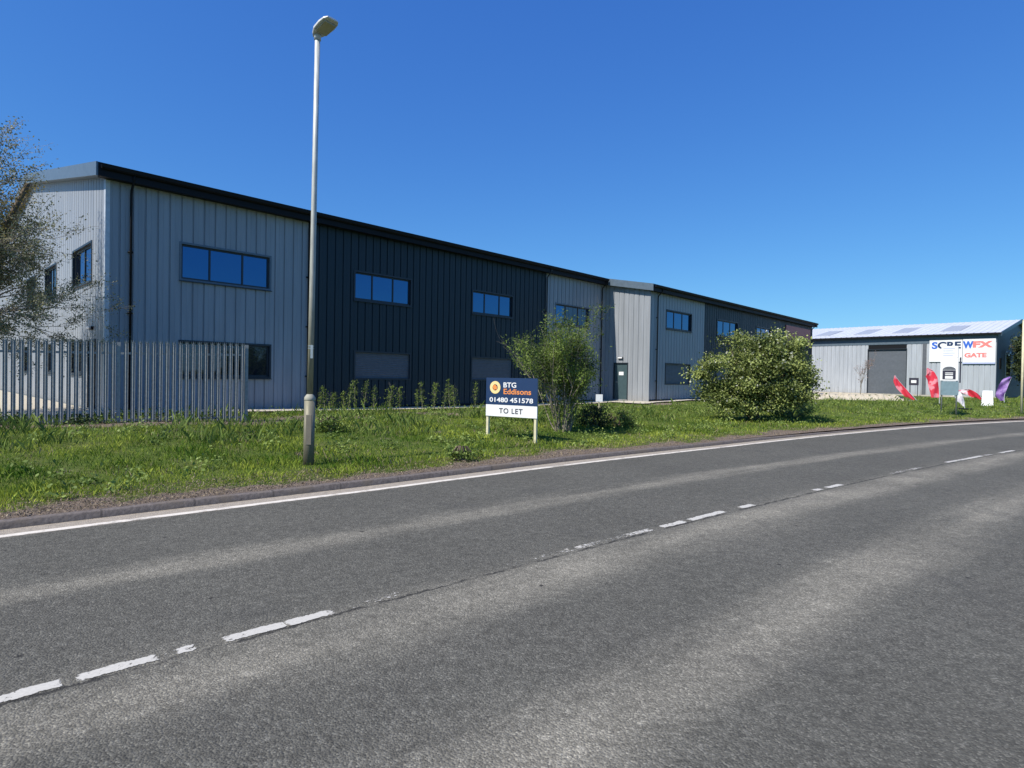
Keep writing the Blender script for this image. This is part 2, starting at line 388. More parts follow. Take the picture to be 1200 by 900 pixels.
sweep('verge', tsv, lambda t: W(t)+KERB+0.1+LQ, lambda t, q, x, y: ground_h(x, y, q-W(t)-KERB), M['verge'], {'soil': soil_attr})
# near side of the road and the land out to the horizon
m_land, nt, b = new_mat('field_grass')
nt.links.new(ramp(nt, noise_n(nt, objco(nt), 0.05, 8, 0.7), [(0.3, (0.05, 0.08, 0.022)), (0.7, (0.10, 0.12, 0.04))]), b.inputs['Base Color']); b.inputs['Roughness'].default_value = 1
mb = MB(); S = 2500
gx = np.linspace(-S, S, 41)
for i in range(41):
    for j in range(41): mb.v.append((gx[i], gx[j], -0.12))
for i in range(40):
    for j in range(40): mb.f.append((i*41+j, (i+1)*41+j, (i+1)*41+j+1, i*41+j+1))
mb.build('land', m_land)['kind'] = 'structure'
sweep('near_verge', np.arange(-90, 150, 3.0), lambda t: np.array([-40, -20, -10, -6.5, -5.2, -4.62]),
      lambda t, q, x, y: 0.02+0.08*sm((-q-4.6)/1.5), M['verge'], {'soil': lambda t, q, x, y: np.zeros_like(x)})

# kerb
m_kerb, nt, b = new_mat('kerb_stone'); co = objco(nt)
q, t = uvsep(nt)
jt = math_n(nt, 'ABSOLUTE', math_n(nt, 'SUBTRACT', math_n(nt, 'FRACT', math_n(nt, 'DIVIDE', t, 0.915)), 0.5))
kc = mixc(nt, ramp(nt, noise_n(nt, co, 22, 5, 0.7), [(0.3, 0.0), (0.7, 1.0)]), (0.085, 0.07, 0.062), (0.20, 0.17, 0.15))
kc = mixc(nt, ramp(nt, noise_n(nt, co, 3, 4), [(0.5, 0.0), (0.65, 0.7)]), kc, (0.15, 0.12, 0.09))
kc = mixc(nt, ramp(nt, jt, [(0.484, 0.0), (0.492, 0.5)]), kc, (0.035, 0.03, 0.025))
nt.links.new(kc, b.inputs['Base Color']); b.inputs['Roughness'].default_value = 0.9
bump(nt, b, noise_n(nt, co, 30, 4), 0.4, 0.01)
tsk = np.arange(-30, 46, 0.3)
def kerb_z(t, q, x, y):
    r = q-W(t)-KERB; hh = np.interp(t, [-1.2, -0.9, 14, 22], [0.05, 0.085, 0.075, 0.03]) + 0.006*nz(x, y, 2.0, 8)
    return np.where(r < 0.004, -0.03, np.where(r < 0.02, hh-0.012, np.where(r < 0.125, hh, -0.03)))
sweep('kerb', tsk, lambda t: W(t)+KERB+np.array([0.0, 0.008, 0.025, 0.12, 0.13]), kerb_z, m_kerb)

# painted markings
def paint_mat(name, col, lo, hi, sc=26):
    m, nt, b = new_mat(name); co = objco(nt)
    n = noise_n(nt, co, sc, 6, 0.75); n2 = noise_n(nt, co, 2.4, 3, 0.5)
    b.inputs['Base Color'].default_value = (*col, 1); b.inputs['Roughness'].default_value = 0.7
    c = mixc(nt, noise_n(nt, co, 70, 3), tuple(x*0.75 for x in col), tuple(min(1, x*1.15) for x in col)); nt.links.new(c, b.inputs['Base Color'])
    at = N(nt, 'ShaderNodeAttribute'); at.attribute_name = 'wear'
    f = math_n(nt, 'ADD', math_n(nt, 'ADD', n, math_n(nt, 'MULTIPLY', math_n(nt, 'SUBTRACT', n2, 0.5), 0.5)), math_n(nt, 'MULTIPLY', at.outputs['Fac'], 0.55))
    a = ramp(nt, f, [(lo, 1.0), (hi, 0.0)])
    nt.links.new(a, b.inputs['Alpha']); return m
M['paint'] = paint_mat('road_paint', (0.55, 0.525, 0.46), 0.58, 0.66, 30)
M['paint_edge'] = paint_mat('edge_paint', (0.74, 0.68, 0.58), 0.56, 0.86, 9)
def wear_edge(t, q, x, y): return np.clip((np.abs(q-W(t)-0.045)-0.02)/0.06, 0, 1)*0.55 + 0.12*nz(x, y, 2.5, 4)
sweep('edge_line_marking', np.r_[np.arange(-40, 0, 1.0), np.arange(0, 60, 0.3)], lambda t: W(t)+np.array([-0.02, 0.005, 0.04, 0.075, 0.10]),
      lambda t, q, x, y: np.full_like(x, 0.004), M['paint_edge'], {'wear': wear_edge})
dashes = [(-1.6, -0.4, 0), (-0.36, 0.225, 0), (0.225, 0.28, 0.25), (0.27, 0.68, 0), (0.67, 0.74, 0.3), (0.74, 0.86, 0.0), (0.87, 0.99, 0.28), (0.99, 1.385, 0), (1.385, 1.72, 0), (1.80, 2.3, .42), (3.3, 4.15, .34), (4.15, 5.40, 0.27), (5.54, 6.0, 0), (6.08, 6.86, 0), (7.22, 7.55, .1),
          (9.3, 9.55, 0), (9.72, 10.25, 0), (8.4, 9.0, 0.4), (12.2, 13.7, 0.33), (15.0, 17.2, 0.06), (17.3, 17.8, .12), (18.3, 19.4, 0.06), (24, 28, .1), (30, 34, .1), (36, 40, 0.1)]
mbd = []; 
for k, (a, b_, wr) in enumerate(dashes):
    tt = np.arange(a, b_+1e-6, 0.03 if a < 20 else 0.3)
    mbd.append((tt, wr))
V = []; Fq = []; wv = []
for tt, wr in mbd:
    n = len(tt); base = len(V)
    qs = np.array([-0.05, -0.036, 0, 0.036, 0.05]); 
    for i, t in enumerate(tt):
        e = min(i, n-1-i)*(tt[1]-tt[0]); endw = 0.35*max(0, 1-e/0.02)
        jit = 0.006*math.sin(t*3.0)+0.003*math.sin(t*17)
        X, Y = cpos(np.full(5, t), qs*(1+0.08*math.sin(t*31)) + jit)
        for j in range(5):
            V.append((X[j], Y[j], 0.004)); wv.append(wr + endw + (0.35 if j in (0, 4) else 0))
    for i in range(n-1):
        for j in range(4): Fq.append((base+i*5+j, base+i*5+j+1, base+(i+1)*5+j+1, base+(i+1)*5+j)[::-1])
o = np_mesh('centre_line_marking', V, Fq, M['paint']); o['kind'] = 'structure'
at = o.data.attributes.new('wear', 'FLOAT', 'POINT'); at.data.foreach_set('value', np.array(wv, dtype=np.float32))

# pale yard, path along the facade
m_grav, nt, b = new_mat('pale_gravel'); co = objco(nt)
nt.links.new(mixc(nt, ramp(nt, noise_n(nt, co, 14, 6, 0.75), [(0.3, 0.0), (0.7, 1.0)]), (0.38, 0.33, 0.25), (0.56, 0.51, 0.41)), b.inputs['Base Color']); b.inputs['Roughness'].default_value = 0.95
bump(nt, b, noise_n(nt, co, 40, 4), 0.6, 0.02)
def patch(name, poly_sd, mat, dz, steps=(30, 8)):
    """quad patch (s,d) corners draped on the ground"""
    (a, b_, c, d_) = [np.array(p, float) for p in poly_sd]; mbp = MB(); n, k = steps
    for i in range(n+1):
        for j in range(k+1):
            u, v = i/n, j/k; p = (a*(1-u)+b_*u)*(1-v) + (d_*(1-u)+c*u)*v
            P = F(p[0], p[1]); mbp.v.append((P.x, P.y, gz(P.x, P.y)+dz))
    for i in range(n):
        for j in range(k): mbp.f.append((i*(k+1)+j, (i+1)*(k+1)+j, (i+1)*(k+1)+j+1, i*(k+1)+j+1))
    o = mbp.build(name, mat, smooth=True); o['kind'] = 'structure'
    me = o.data; me.flip_normals() if me.polygons[0].normal.z < 0 else None
    return o
patch('gravel_yard', [(-24, 1.2), (-0.1, 1.2), (-0.1, -34), (-24, -34)], m_grav, 0.035, (24, 30))
patch('concrete_path', [(-0.1, 0.04), (25.1, 0.04), (25.1, 1.5), (-0.1, 1.5)], M['path_pale'], 0.05, (60, 3))
patch('entrance_path', [(23.6, 1.52), (54, 3.04), (54, 4.7), (23.6, 3.6)], M['path_pale'], 0.07, (50, 4))
patch('side_yard', [(53.7, 4.5), (78, 9), (90, -20), (53.7, -20)], m_grav, 0.03, (30, 20))

# ------------------------------------------------------------------ industrial building
def clad(name, P0, dr, nr, s0, s1, zb, ztop, openings, mat, parent, pitch=0.333, rib=0.034, phase=0.0):
    """profiled steel sheeting with real openings. P0 xy origin, dr/nr xy unit vectors"""
    br = []
    k = math.floor((s0-phase)/pitch)-1
    while True:
        b0 = phase + k*pitch
        for off, dp in ((0, -rib), (0.028, -rib), (0.043, 0), (0.155, 0), (0.163, -0.006), (0.171, 0), (pitch-0.015, 0)):
            if s0 < b0+off < s1: br.append((b0+off, dp))
        k += 1
        if phase + k*pitch > s1: break
    br = sorted(br)
    if not br or br[0][0] > s0+1e-4: br.insert(0, (s0, 0))
    if br[-1][0] < s1-1e-4: br.append((s1, 0))
    ss = [b[0] for b in br]; dd = [b[1] for b in br]
    for (a, b_, c, d_) in openings:
        for e in (a, b_):
            if s0 < e < s1 and min(abs(e-x) for x in ss) > 1e-4:
                v = float(np.interp(e, ss, dd)); i = int(np.searchsorted(ss, e)); ss.insert(i, e); dd.insert(i, v)
    m = MB()
    for i in range(len(ss)-1):
        mid = (ss[i]+ss[i+1])/2
        cuts = sorted([(c, d_) for (a, b_, c, d_) in openings if a < mid < b_])
        segs = []; lo = (zb, zb)
        for c, d_ in cuts: segs.append((lo, (c, c))); lo = (d_, d_)
        segs.append((lo, (ztop(ss[i]), ztop(ss[i+1]))))
        for (l0, l1), (h0, h1) in segs:
            pa = [P0[0]+dr[0]*ss[i]+nr[0]*dd[i], P0[1]+dr[1]*ss[i]+nr[1]*dd[i]]; pb = [P0[0]+dr[0]*ss[i+1]+nr[0]*dd[i+1], P0[1]+dr[1]*ss[i+1]+nr[1]*dd[i+1]]
            m.add([(*pa, l0), (*pb, l1), (*pb, h1), (*pa, h0)], [(0, 1, 2, 3)])
    return m.build(name, mat, parent)
class Frame:
    def __init__(s, P0, dr, nr): s.P = P0; s.d = dr; s.n = nr
    def p(s, a, d, z): return Vector((s.P[0]+s.d[0]*a+s.n[0]*d, s.P[1]+s.d[1]*a+s.n[1]*d, z))
    def box(s, m, a0, a1, d0, d1, z0, z1):
        m.obox(s.p((a0+a1)/2, (d0+d1)/2, (z0+z1)/2), Vector((s.d[0], s.d[1], 0))*(a1-a0)/2, Vector((s.n[0], s.n[1], 0))*(d1-d0)/2, (0, 0, (z1-z0)/2))
FR = {'main': Frame(FC, (UX, UY), (NX, NY)),
      'wing': Frame(FC + 3.0*np.array([NX, NY]), (UX, UY), (NX, NY)),
      'gable': Frame(FC, (-NX, -NY), (-UX, -UY)),
      'return': Frame(FC + 25.2*np.array([UX, UY]), (-NX, -NY), (-UX, -UY)),
      'end': Frame(FC + 53.4*np.array([UX, UY]), (-NX, -NY), (UX, UY))}
def rect_ring(fr, m, a, b_, c, d_, wd, d0, d1):
    fr.box(m, a, b_, d0, d1, d_-wd, d_); fr.box(m, a, b_, d0, d1, c, c+wd)
    fr.box(m, a, a+wd, d0, d1, c+wd+.001, d_-wd-.001); fr.box(m, b_-wd, b_, d0, d1, c+wd+.001, d_-wd-.001)
def window(fr, parent, a, b_, c, d_, mull=(0.31, 0.68), glass='glass_blue', trim='anthracite', name='window', label=None):
    m = MB(); rect_ring(fr, m, a-0.05, b_+0.05, c-0.05, d_+0.05, 0.062, -0.16, 0.022)
    t = m.build('window_surround', M[trim], None)
    m = MB(); i = 0.014
    rect_ring(fr, m, a+i, b_-i, c+i, d_-i, 0.055, -0.13, -0.065)
    for f in mull:
        x = a + (b_-a)*f; fr.box(m, x-0.028, x+0.028, -0.128, -0.068, c+i+0.056, d_-i-0.056)
    w = m.build(name, M['anthracite'], parent)
    t.parent = w
    t.matrix_parent_inverse = Matrix.Identity(4)
    off = origin_of(w); me = t.data; co = np.zeros(len(me.vertices)*3, dtype=np.float32); me.vertices.foreach_get('co', co)
    me.vertices.foreach_set('co', (co.reshape(-1, 3)-np.array(off, dtype=np.float32)).ravel())
    m = MB(); xs_ = [a+i+0.02] + [a+(b_-a)*f for f in mull] + [b_-i-0.02]
    for j in range(len(xs_)-1): fr.box(m, xs_[j]+0.0005, xs_[j+1]-0.0005, -0.115, -0.092, c+i+0.02, d_-i-0.02)
    m.build('pane', M[glass], w)
    m = MB(); fr.box(m, a-0.06, b_+0.06, 0.024, 0.07, c-0.075, c-0.05); m.build('sill', M['trim_light'] if trim == 'trim_light' else M['anthracite'], w)
    if label: tag(w, label)
    return w
def shutter(fr, parent, a, b_, c, d_, mat='shutter', name='roller_shutter', slat=0.075, dp=-0.06):
    m = MB(); z = c
    while z < d_-1e-3:
        z1 = min(z+slat, d_); mid = (z+z1)/2; k = 0.012
        P = [fr.p(a, dp, z), fr.p(b_, dp, z), fr.p(b_, dp+k, mid), fr.p(a, dp+k, mid), fr.p(b_, dp, z1), fr.p(a, dp, z1)]
        m.add(P, [(0, 1, 2, 3), (3, 2, 4, 5)]); z = z1
    sh = m.build(name, M[mat], parent)
    m = MB(); rect_ring(fr, m, a-0.05, b_+0.05, c-0.05, d_+0.05, 0.062, -0.15, 0.024); m.build('shutter_frame', M['anthracite'], sh)
    return sh

B = empty('industrial_building', F(0, 0, 0.2), 'long two storey industrial building in grey and dark blue ribbed steel with blue windows', 'building')
EZ = 7.46; PT = 0.19                      # eave height at d = 0.3, roof slope
def rz(d): return EZ + PT*(0.3-d)
RD = -12.0; BACK = -24.3
def rzz(d): return rz(d) if d > RD else rz(RD) - PT*(RD-d)
w1 = (2.0, 4.83, 4.52, 5.63); w2 = (8.2, 10.88, 4.54, 5.62); w3 = (14.42, 17.12, 4.56, 5.6); w4 = (20.5, 23.52, 4.52, 5.6)
s1_ = (2.0, 4.86, 1.47, 2.56); s2_ = (8.24, 10.88, 1.46, 2.5); s3_ = (14.43, 17.18, 1.46, 2.49); s4_ = (20.5, 23.5, 1.46, 2.5)
mn = FR['main']; top = lambda s: rz(0.0)-0.13
clad('wall', mn.P, mn.d, mn.n, 0.0, 6.24, -0.1, top, [w1, s1_], M['clad_grey'], B)
tag(clad('wall', mn.P, mn.d, mn.n, 6.24, 19.68, -0.1, top, [w2, w3, s2_, s3_], M['clad_dark'], B), 'dark blue ribbed steel wall')
clad('wall', mn.P, mn.d, mn.n, 19.68, 25.19, -0.1, top, [w4, s4_], M['clad_grey'], B)
wg = FR['wing']; topw = lambda s: rz(3.0)-0.13
v1 = (27.02, 30.12, 4.6, 5.66); v2 = (33.8, 37.1, 4.6, 5.66); g1 = (27.03, 30.05, 1.36, 2.54); v3 = (40.5, 43.5, 4.6, 5.66); g2 = (33.8, 37.1, 1.36, 2.54)
clad('wall', wg.P, wg.d, wg.n, 25.21, 31.9, -0.1, topw, [v1, g1], M['clad_grey'], B)
tag(clad('wall', wg.P, wg.d, wg.n, 31.9, 46.5, -0.1, topw, [v2, v3, g2], M['clad_dark'], B), 'dark blue ribbed steel wall')
clad('wall', wg.P, wg.d, wg.n, 46.5, 53.4, -0.1, topw, [], M['clad_dark'], B)
gb = FR['gable']; gtop = lambda a: rzz(-a)-0.13
gw = [(1.62, 4.2, 4.38, 5.55), (7.0, 9.1, 4.38, 5.5), (11.4, 13.3, 4.38, 5.5), (2.84, 4.35, 1.5, 2.53), (7.2, 8.75, 1.5, 2.53), (12.1, 13.95, 1.5, 2.53), (1.05, 1.95, 0.45, 2.56)]
clad('wall', gb.P, gb.d, gb.n, 0.0, 24.0, -0.1, gtop, gw, M['clad_grey'], B, phase=0.1)
rt = FR['return']; rtop = lambda a: rz(-a)-0.13
dr_ = (0.62-0.0, 1.6, 0.42, 2.55)
# return wall runs from d=0 to d=3 ; coordinate a = -d
clad('wall', rt.P, rt.d, rt.n, -3.0, 0.0, -0.1, rtop, [(-1.62, -0.64, 0.42, 2.55)], M['clad_grey'], B, phase=0.05)
en = FR['end']; clad('wall', en.P, en.d, en.n, -3.0, 24.0, -0.1, gtop, [], M['clad_dark'], B)
bk = Frame(FC - 24.0*np.array([NX, NY]), (UX, UY), (-NX, -NY)); clad('wall', bk.P, bk.d, bk.n, 0.0, 53.4, -0.1, lambda s: rzz(-24)-0.13, [], M['clad_grey'], B)
for wn in (w1, w2, w3, w4): window(mn, B, *wn, trim='slate_trim' if wn in (w1, w4) else 'anthracite')
window(mn, B, *s1_, glass='glass_dark')
for sn in (s2_, s3_, s4_): shutter(mn, B, *sn)
window(wg, B, *v1, mull=(0.33, 0.66)); window(wg, B, *v2, mull=(0.33, 0.66)); window(wg, B, *v3, mull=(0.33, 0.66))
shutter(wg, B, *g1, mat='shutter_dark'); shutter(wg, B, *g2, mat='shutter_dark')
for k, g in enumerate(gw[:-1]): window(gb, B, *g, mull=(0.5,), glass='glass_dark' if k else 'glass_blue', trim='anthracite')
def door(fr, a, b_, c, d_, mat, label):
    m = MB(); fr.box(m, a+0.052, b_-0.052, -0.09, -0.04, c, d_-0.052); dd = m.build('door', M[mat], B); bevel(dd, 0.004, 1); tag(dd, label)
    m = MB(); fr.box(m, a, a+0.05, -0.13, 0.03, c, d_); fr.box(m, b_-0.05, b_, -0.13, 0.03, c, d_); fr.box(m, a+0.051, b_-0.051, -0.13, 0.03, d_-0.05, d_)
    m.build('door_frame', M['anthracite'], dd)
    m = MB(); m.tube([fr.p(b_-0.16, -0.04, c+1.0), fr.p(b_-0.16, 0.01, c+1.0), fr.p(b_-0.28, 0.01, c+1.0)], 0.012, 8); m.build('handle', M['steel'], dd, True)
    return dd
dd = door(rt, -1.62, -0.64, 0.42, 2.55, 'door_green', 'dark green steel door')
m = MB(); rt.box(m, -1.3, -0.98, -0.038, -0.032, 1.82, 2.02); m.build('notice', M['white'], dd)
door(gb, 1.05, 1.95, 0.45, 2.56, 'anthracite', 'dark steel side door')
def wall_lamp(fr, a, z):
    m = MB(); fr.box(m, a-0.16, a+0.16, 0.002, 0.06, z-0.05, z+0.05); l = m.build('wall_lamp', M['black_trim'], B)
    m = MB(); fr.box(m, a-0.14, a+0.14, 0.061, 0.12, z-0.03, z+0.045); bevel(m.build('diffuser', M['white'], l), 0.012)
wall_lamp(rt, -1.12, 2.82); wall_lamp(gb, 1.5, 2.9); wall_lamp(mn, 23.9, 2.25)
m = MB(); wg.box(m, 46.6, 52.7, 0.003, 0.06, 4.75, 6.25); tag(m.build('sign_board', simple('brick_red_board', (0.50, 0.13, 0.11), 0.5), B), 'brick red board high on the far end')
# roof
m = MB()
def slab(m, s0, s1, d0, d1):
    z0, z1 = rzz(d0), rzz(d1); t = 0.11
    P = [F(s0, d0, z0-t), F(s1, d0, z0-t), F(s1, d1, z1-t), F(s0, d1, z1-t), F(s0, d0, z0), F(s1, d0, z0), F(s1, d1, z1), F(s0, d1, z1)]
    m.add(P, [(3, 2, 1, 0), (4, 5, 6, 7), (0, 1, 5, 4), (1, 2, 6, 5), (2, 3, 7, 6), (3, 0, 4, 7)])
slab(m, -0.26, 24.94, 0.28, RD); slab(m, -0.26, 53.7, RD, BACK); slab(m, 24.94, 53.7, 3.28, RD)
m.build('roof', M['roof_grey'], B)
m = MB()
mn.box(m, -0.26, 24.9, 0.28, 0.33, EZ-0.36, EZ+0.02)                       # eave fascia
ez2 = rz(3.3); mn.box(m, 24.99, 53.66, 3.28, 3.33, ez2-0.36, ez2+0.02)
mn.box(m, -0.2, 24.9, 0.0, 0.279, EZ-0.34, EZ-0.30); mn.box(m, 25.0, 53.6, 3.0, 3.279, ez2-0.34, ez2-0.30)
m.build('fascia', M['black_trim'], B)
m = MB()
for s0, s1, d in ((-0.2, 24.85, 0.33), (25.05, 53.6, 3.33)):
    zt = rz(d)-0.03; pr = [(0, 0), (0.02, -0.09), (0.07, -0.13), (0.12, -0.09), (0.14, 0.0), (0.13, 0.0), (0.11, -0.07), (0.07, -0.11), (0.03, -0.07), (0.01, 0.0)]
    P = [F(s, d+a, zt+b_) for s in (s0, s1) for a, b_ in pr]; n = len(pr)
    m.add(P, [(i, (i+1) % n, n+(i+1) % n, n+i) for i in range(n)] + [tuple(range(n))[::-1], tuple(range(n, 2*n))])
m.build('gutter', M['black_trim'], B)
def barge(s0, s1, d0, d1, mat='slate_trim'):
    m = MB(); z0, z1 = rzz(d0), rzz(d1)
    P = [F(s, d, z+dz) for s in (s0, s1) for d, z in ((d0, z0), (d1, z1)) for dz in (-0.36, 0.03)]
    m.add(P, [(0, 1, 3, 2), (4, 6, 7, 5), (0, 2, 6, 4), (1, 5, 7, 3), (0, 4, 5, 1), (2, 3, 7, 6)]); m.build('barge_board', M[mat], B)
barge(-0.31, -0.262, 0.33, RD); barge(-0.31, -0.262, RD, BACK); barge(24.90, 24.938, 3.33, 0.34); barge(53.702, 53.75, 3.33, RD, 'black_trim')
slabz = 0.33
for (s0, s1, d0, d1) in ((-0.26, -0.002, 0.28, RD), (24.94, 25.19, 3.28, 0.36)):      # soffits of the barge overhang
    m = MB(); P = [F(s, d, rzz(d)-slabz-dz) for s in (s0, s1) for d in (d0, d1) for dz in (0, 0.02)]
    m.add(P, [(0, 1, 3, 2), (4, 6, 7, 5), (0, 2, 6, 4), (1, 5, 7, 3), (0, 4, 5, 1), (2, 3, 7, 6)])
    m.build('soffit', M['slate_trim'], B)
# corner flashings and downpipes
m = MB(); gb.box(m, -0.004, 0.13, 0.003, 0.012, 0.1, EZ-0.35); mn.box(m, -0.012, 0.10, 0.003, 0.010, 0.1, EZ-0.35); m.build('corner_flashing', M['trim_light'], B)
m = MB(); rt.box(m, -3.01, -2.88, 0.003, 0.012, 0.1, rz(3)-0.4); m.build('corner_flashing', M['clad_grey'], B)
def downpipe(fr, s, zt, mat='black_trim', r=0.034):
    m = MB(); m.tube([fr.p(s, 0.36, zt), fr.p(s, 0.34, zt-0.18), fr.p(s, 0.1, zt-0.42), fr.p(s, 0.075, zt-0.52), fr.p(s, 0.075, 0.3)], r, 10)
    for z in (1.5, 3.3, 5.1): fr.box(m, s-0.065, s+0.065, 0.0, 0.075, z, z+0.04)
    m.build('downpipe', M[mat], B, True)
downpipe(mn, 0.62, EZ-0.12); downpipe(mn, 6.24, EZ-0.12); downpipe(mn, 19.68, EZ-0.12, 'anthracite'); downpipe(mn, 24.7, EZ-0.12); downpipe(wg, 25.9, rz(3.3)-0.12); downpipe(wg, 53.1, rz(3.3)-0.12)
m = MB(); mn.box(m, 0.02, 25.15, 0.004, 0.03, 0.0, 0.36); m.build('base_flashing', M['black_trim'], B)
m = MB(); wg.box(m, 25.25, 53.35, 0.004, 0.03, 0.1, 0.46); m.build('base_flashing', M['black_trim'], B)

# ------------------------------------------------------------------ right-hand unit
RC = np.array([42.4, 52.3]); _f = math.radians(41.5)
GD = (math.cos(_f), math.sin(_f)); FD = (-math.sin(_f), math.cos(_f))      # gable direction, front direction (away to the left)
RZ = 0.42
U2 = empty('trade_unit', (RC[0], RC[1], RZ), 'low pale steel trade unit with white roof, roller door and sign boards', 'building')
rf = Frame(RC, FD, (-GD[0], -GD[1])); rg = Frame(RC, GD, (-FD[0], -FD[1]))
RE = 6.25; L2 = 27.0; D2 = 18.4; P2 = 0.19
def r2z(a): return RE + 0.02 + P2*(a if a < D2/2 else D2-a)
def hit_front(px, py, fr=None, off=0.0):
    fr = fr or rf
    r = cam_ray((px-600)/699.56, 1, -(py-450)/699.56); n = Vector((fr.n[0], fr.n[1], 0)); o = Vector((fr.P[0], fr.P[1], 0)) + n*off
    t = (o.dot(n))/(r.dot(n)); P = r*t; return ((P.x-o.x)*fr.d[0]+(P.y-o.y)*fr.d[1], P.z+EYE)
rd0, rd1 = hit_front(1062, 430)[0], hit_front(1017, 430)[0]; rdz = hit_front(1040, 404)[1]
clad('wall', rf.P, rf.d, rf.n, 0, L2, 0.2, lambda s: RE-0.85, [(rd0, rd1, RZ, rdz)], M['clad_pale'], U2, pitch=0.4, rib=0.045)
m = MB(); rf.box(m, 0.01, L2, -0.05, 0.03, RE-0.848, RE-0.02); tag(m.build('fascia', M['slate_trim'], U2), 'dark blue grey band under the eave')
clad('wall', rg.P, rg.d, rg.n, 0, D2, 0.2, lambda a: r2z(a)-0.1, [], cladding_mat('clad_gable_blue', (0.10, 0.13, 0.17)), U2, pitch=0.4)
b2 = Frame(RC + np.array(GD)*D2, FD, GD); clad('wall', b2.P, b2.d, b2.n, 0, L2, 0.2, lambda s: RE-0.1, [], M['clad_pale'], U2, pitch=0.4)
e2 = Frame(RC + np.array(FD)*L2, GD, FD); clad('wall', e2.P, e2.d, e2.n, 0, D2, 0.2, lambda a: r2z(a)-0.1, [], M['clad_pale'], U2, pitch=0.4)
# roof with ribs and rooflights
def r2p(s, a, up=0.0): return Vector((RC[0]+FD[0]*s+GD[0]*a, RC[1]+FD[1]*s+GD[1]*a, r2z(a)+up))
m = MB()
for a0, a1 in ((-0.35, D2/2), (D2/2, D2+0.35)):
    s = -0.35
    while s < L2+0.3:
        for (x0, x1, u0, u1) in ((s, s+0.42, 0, 0), (s+0.42, s+0.45, 0, 0.045), (s+0.45, s+0.47, 0.045, 0.045), (s+0.47, s+0.5, 0.045, 0)):
            def zz(a): return RE+0.02+P2*(a if a0 < D2/2-0.1 else D2-a)
            q_ = [(x0, a0, u0), (x1, a0, u1), (x1, a1, u1), (x0, a1, u0)]
            m.add([Vector((RC[0]+FD[0]*p[0]+GD[0]*p[1], RC[1]+FD[1]*p[0]+GD[1]*p[1], zz(p[1])+p[2])) for p in q_], [(0, 1, 2, 3)])
        s += 0.5
m.build('roof', M['roof_white'], U2)
m = MB()
for s in (3.0, 7.1, 10.6, 14.5, 18.4, 22.3):
    for a0, a1 in ((1.4, 5.6),):
        P = [r2p(s, a0, 0.055), r2p(s+1.5, a0, 0.055), r2p(s+1.5, a1, 0.055), r2p(s, a1, 0.055)]
        m.add(P + [p - Vector((0, 0, 0.05)) for p in P], [(0, 1, 2, 3), (4, 5, 1, 0), (5, 6, 2, 1), (6, 7, 3, 2), (7, 4, 0, 3)])
m.build('rooflights', M['rooflight'], U2)
m = MB(); rf.box(m, -0.34, L2+0.3, 0.26, 0.42, RE-0.2, RE-0.06); m.build('gutter', M['black_trim'], U2)
m = MB()
for a0, a1 in ((-0.35, D2/2), (D2/2, D2+0.35)):
    z = lambda a: RE+0.02+P2*(a if a1 <= D2/2 else D2-a)
    P = [rg.p(a, d, z(a)+dz) for d in (0.3, 0.36) for a in (a0, a1) for dz in (-0.28, 0.05)]
    m.add(P, [(0, 1, 3, 2), (4, 6, 7, 5), (0, 2, 6, 4), (1, 5, 7, 3), (0, 4, 5, 1), (2, 3, 7, 6)])
m.build('barge_board', M['slate_trim'], U2)
rr = shutter(rf, U2, rd0, rd1, RZ, rdz-0.45, mat='shutter_dark', name='roller_door', slat=0.11, dp=-0.15)
m = MB(); rf.box(m, rd0+0.02, rd1-0.02, -0.25, -0.02, rdz-0.45, rdz); m.build('shutter_box', M['black_trim'], rr)
m = MB(); x = hit_front(1083, 430)[0]; rf.box(m, x-0.15, x+0.15, 0.002, 0.05, RZ-0.2, RE-0.86); m.build('pier', M['shutter'], U2)
m = MB(); rf.box(m, -0.02, L2, 0.051, 0.07, RZ-0.3, RZ+0.15); m.build('plinth', M['concrete'], U2)

# text and panels
def text_mesh(body, wd, ht, bold=0.0, spacing=1.0):
    c = bpy.data.curves.new('t', 'FONT'); c.body = body; c.size = 1; c.offset = bold; c.space_character = spacing; c.resolution_u = 6
    o = bpy.data.objects.new('t', c); COL.objects.link(o); dg = bpy.context.evaluated_depsgraph_get()
    me = bpy.data.meshes.new_from_object(o.evaluated_get(dg)); bpy.data.objects.remove(o)
    v = np.array([x.co[:] for x in me.vertices]); f = [tuple(p.vertices) for p in me.polygons]; bpy.data.meshes.remove(me)
    mn_, mx = v.min(0), v.max(0); v[:, 0] = (v[:, 0]-(mn_[0]+mx[0])/2)*wd/(mx[0]-mn_[0]); v[:, 1] = (v[:, 1]-(mn_[1]+mx[1])/2)*ht/(mx[1]-mn_[1])
    return v[:, :2], f
def put_text(name, body, fr, ca, cz, wd, ht, d, mat, parent, mirror=False, bold=0.0, spacing=1.0):
    """fr.d points along +a; if the viewer sees +a to the left, mirror=True"""
    v, f = text_mesh(body, wd, ht, bold, spacing); m = MB(); sg = -1 if mirror else 1; n = len(v); t = 0.004
    m.add([fr.p(ca+sg*x, d+t, cz+y) for x, y in v] + [fr.p(ca+sg*x, d, cz+y) for x, y in v], f)
    cnt = {}
    for q_ in f:
        for i in range(len(q_)):
            e = (q_[i], q_[(i+1) % len(q_)]); cnt[e] = 1
    m.f += [(a, b_, b_+n, a+n) for (a, b_) in cnt if (b_, a) not in cnt]
    return m.build(name, mat, parent)
def flat(name, col, rough=0.5): return simple(name, col, rough, var=0.05, scale=2)
M['navy'] = flat('navy_paint', (0.016, 0.038, 0.105), 0.35); M['cream_ring'] = flat('cream_ring', (0.86, 0.66, 0.30)); M['orange'] = flat('orange_paint', (0.80, 0.28, 0.07))
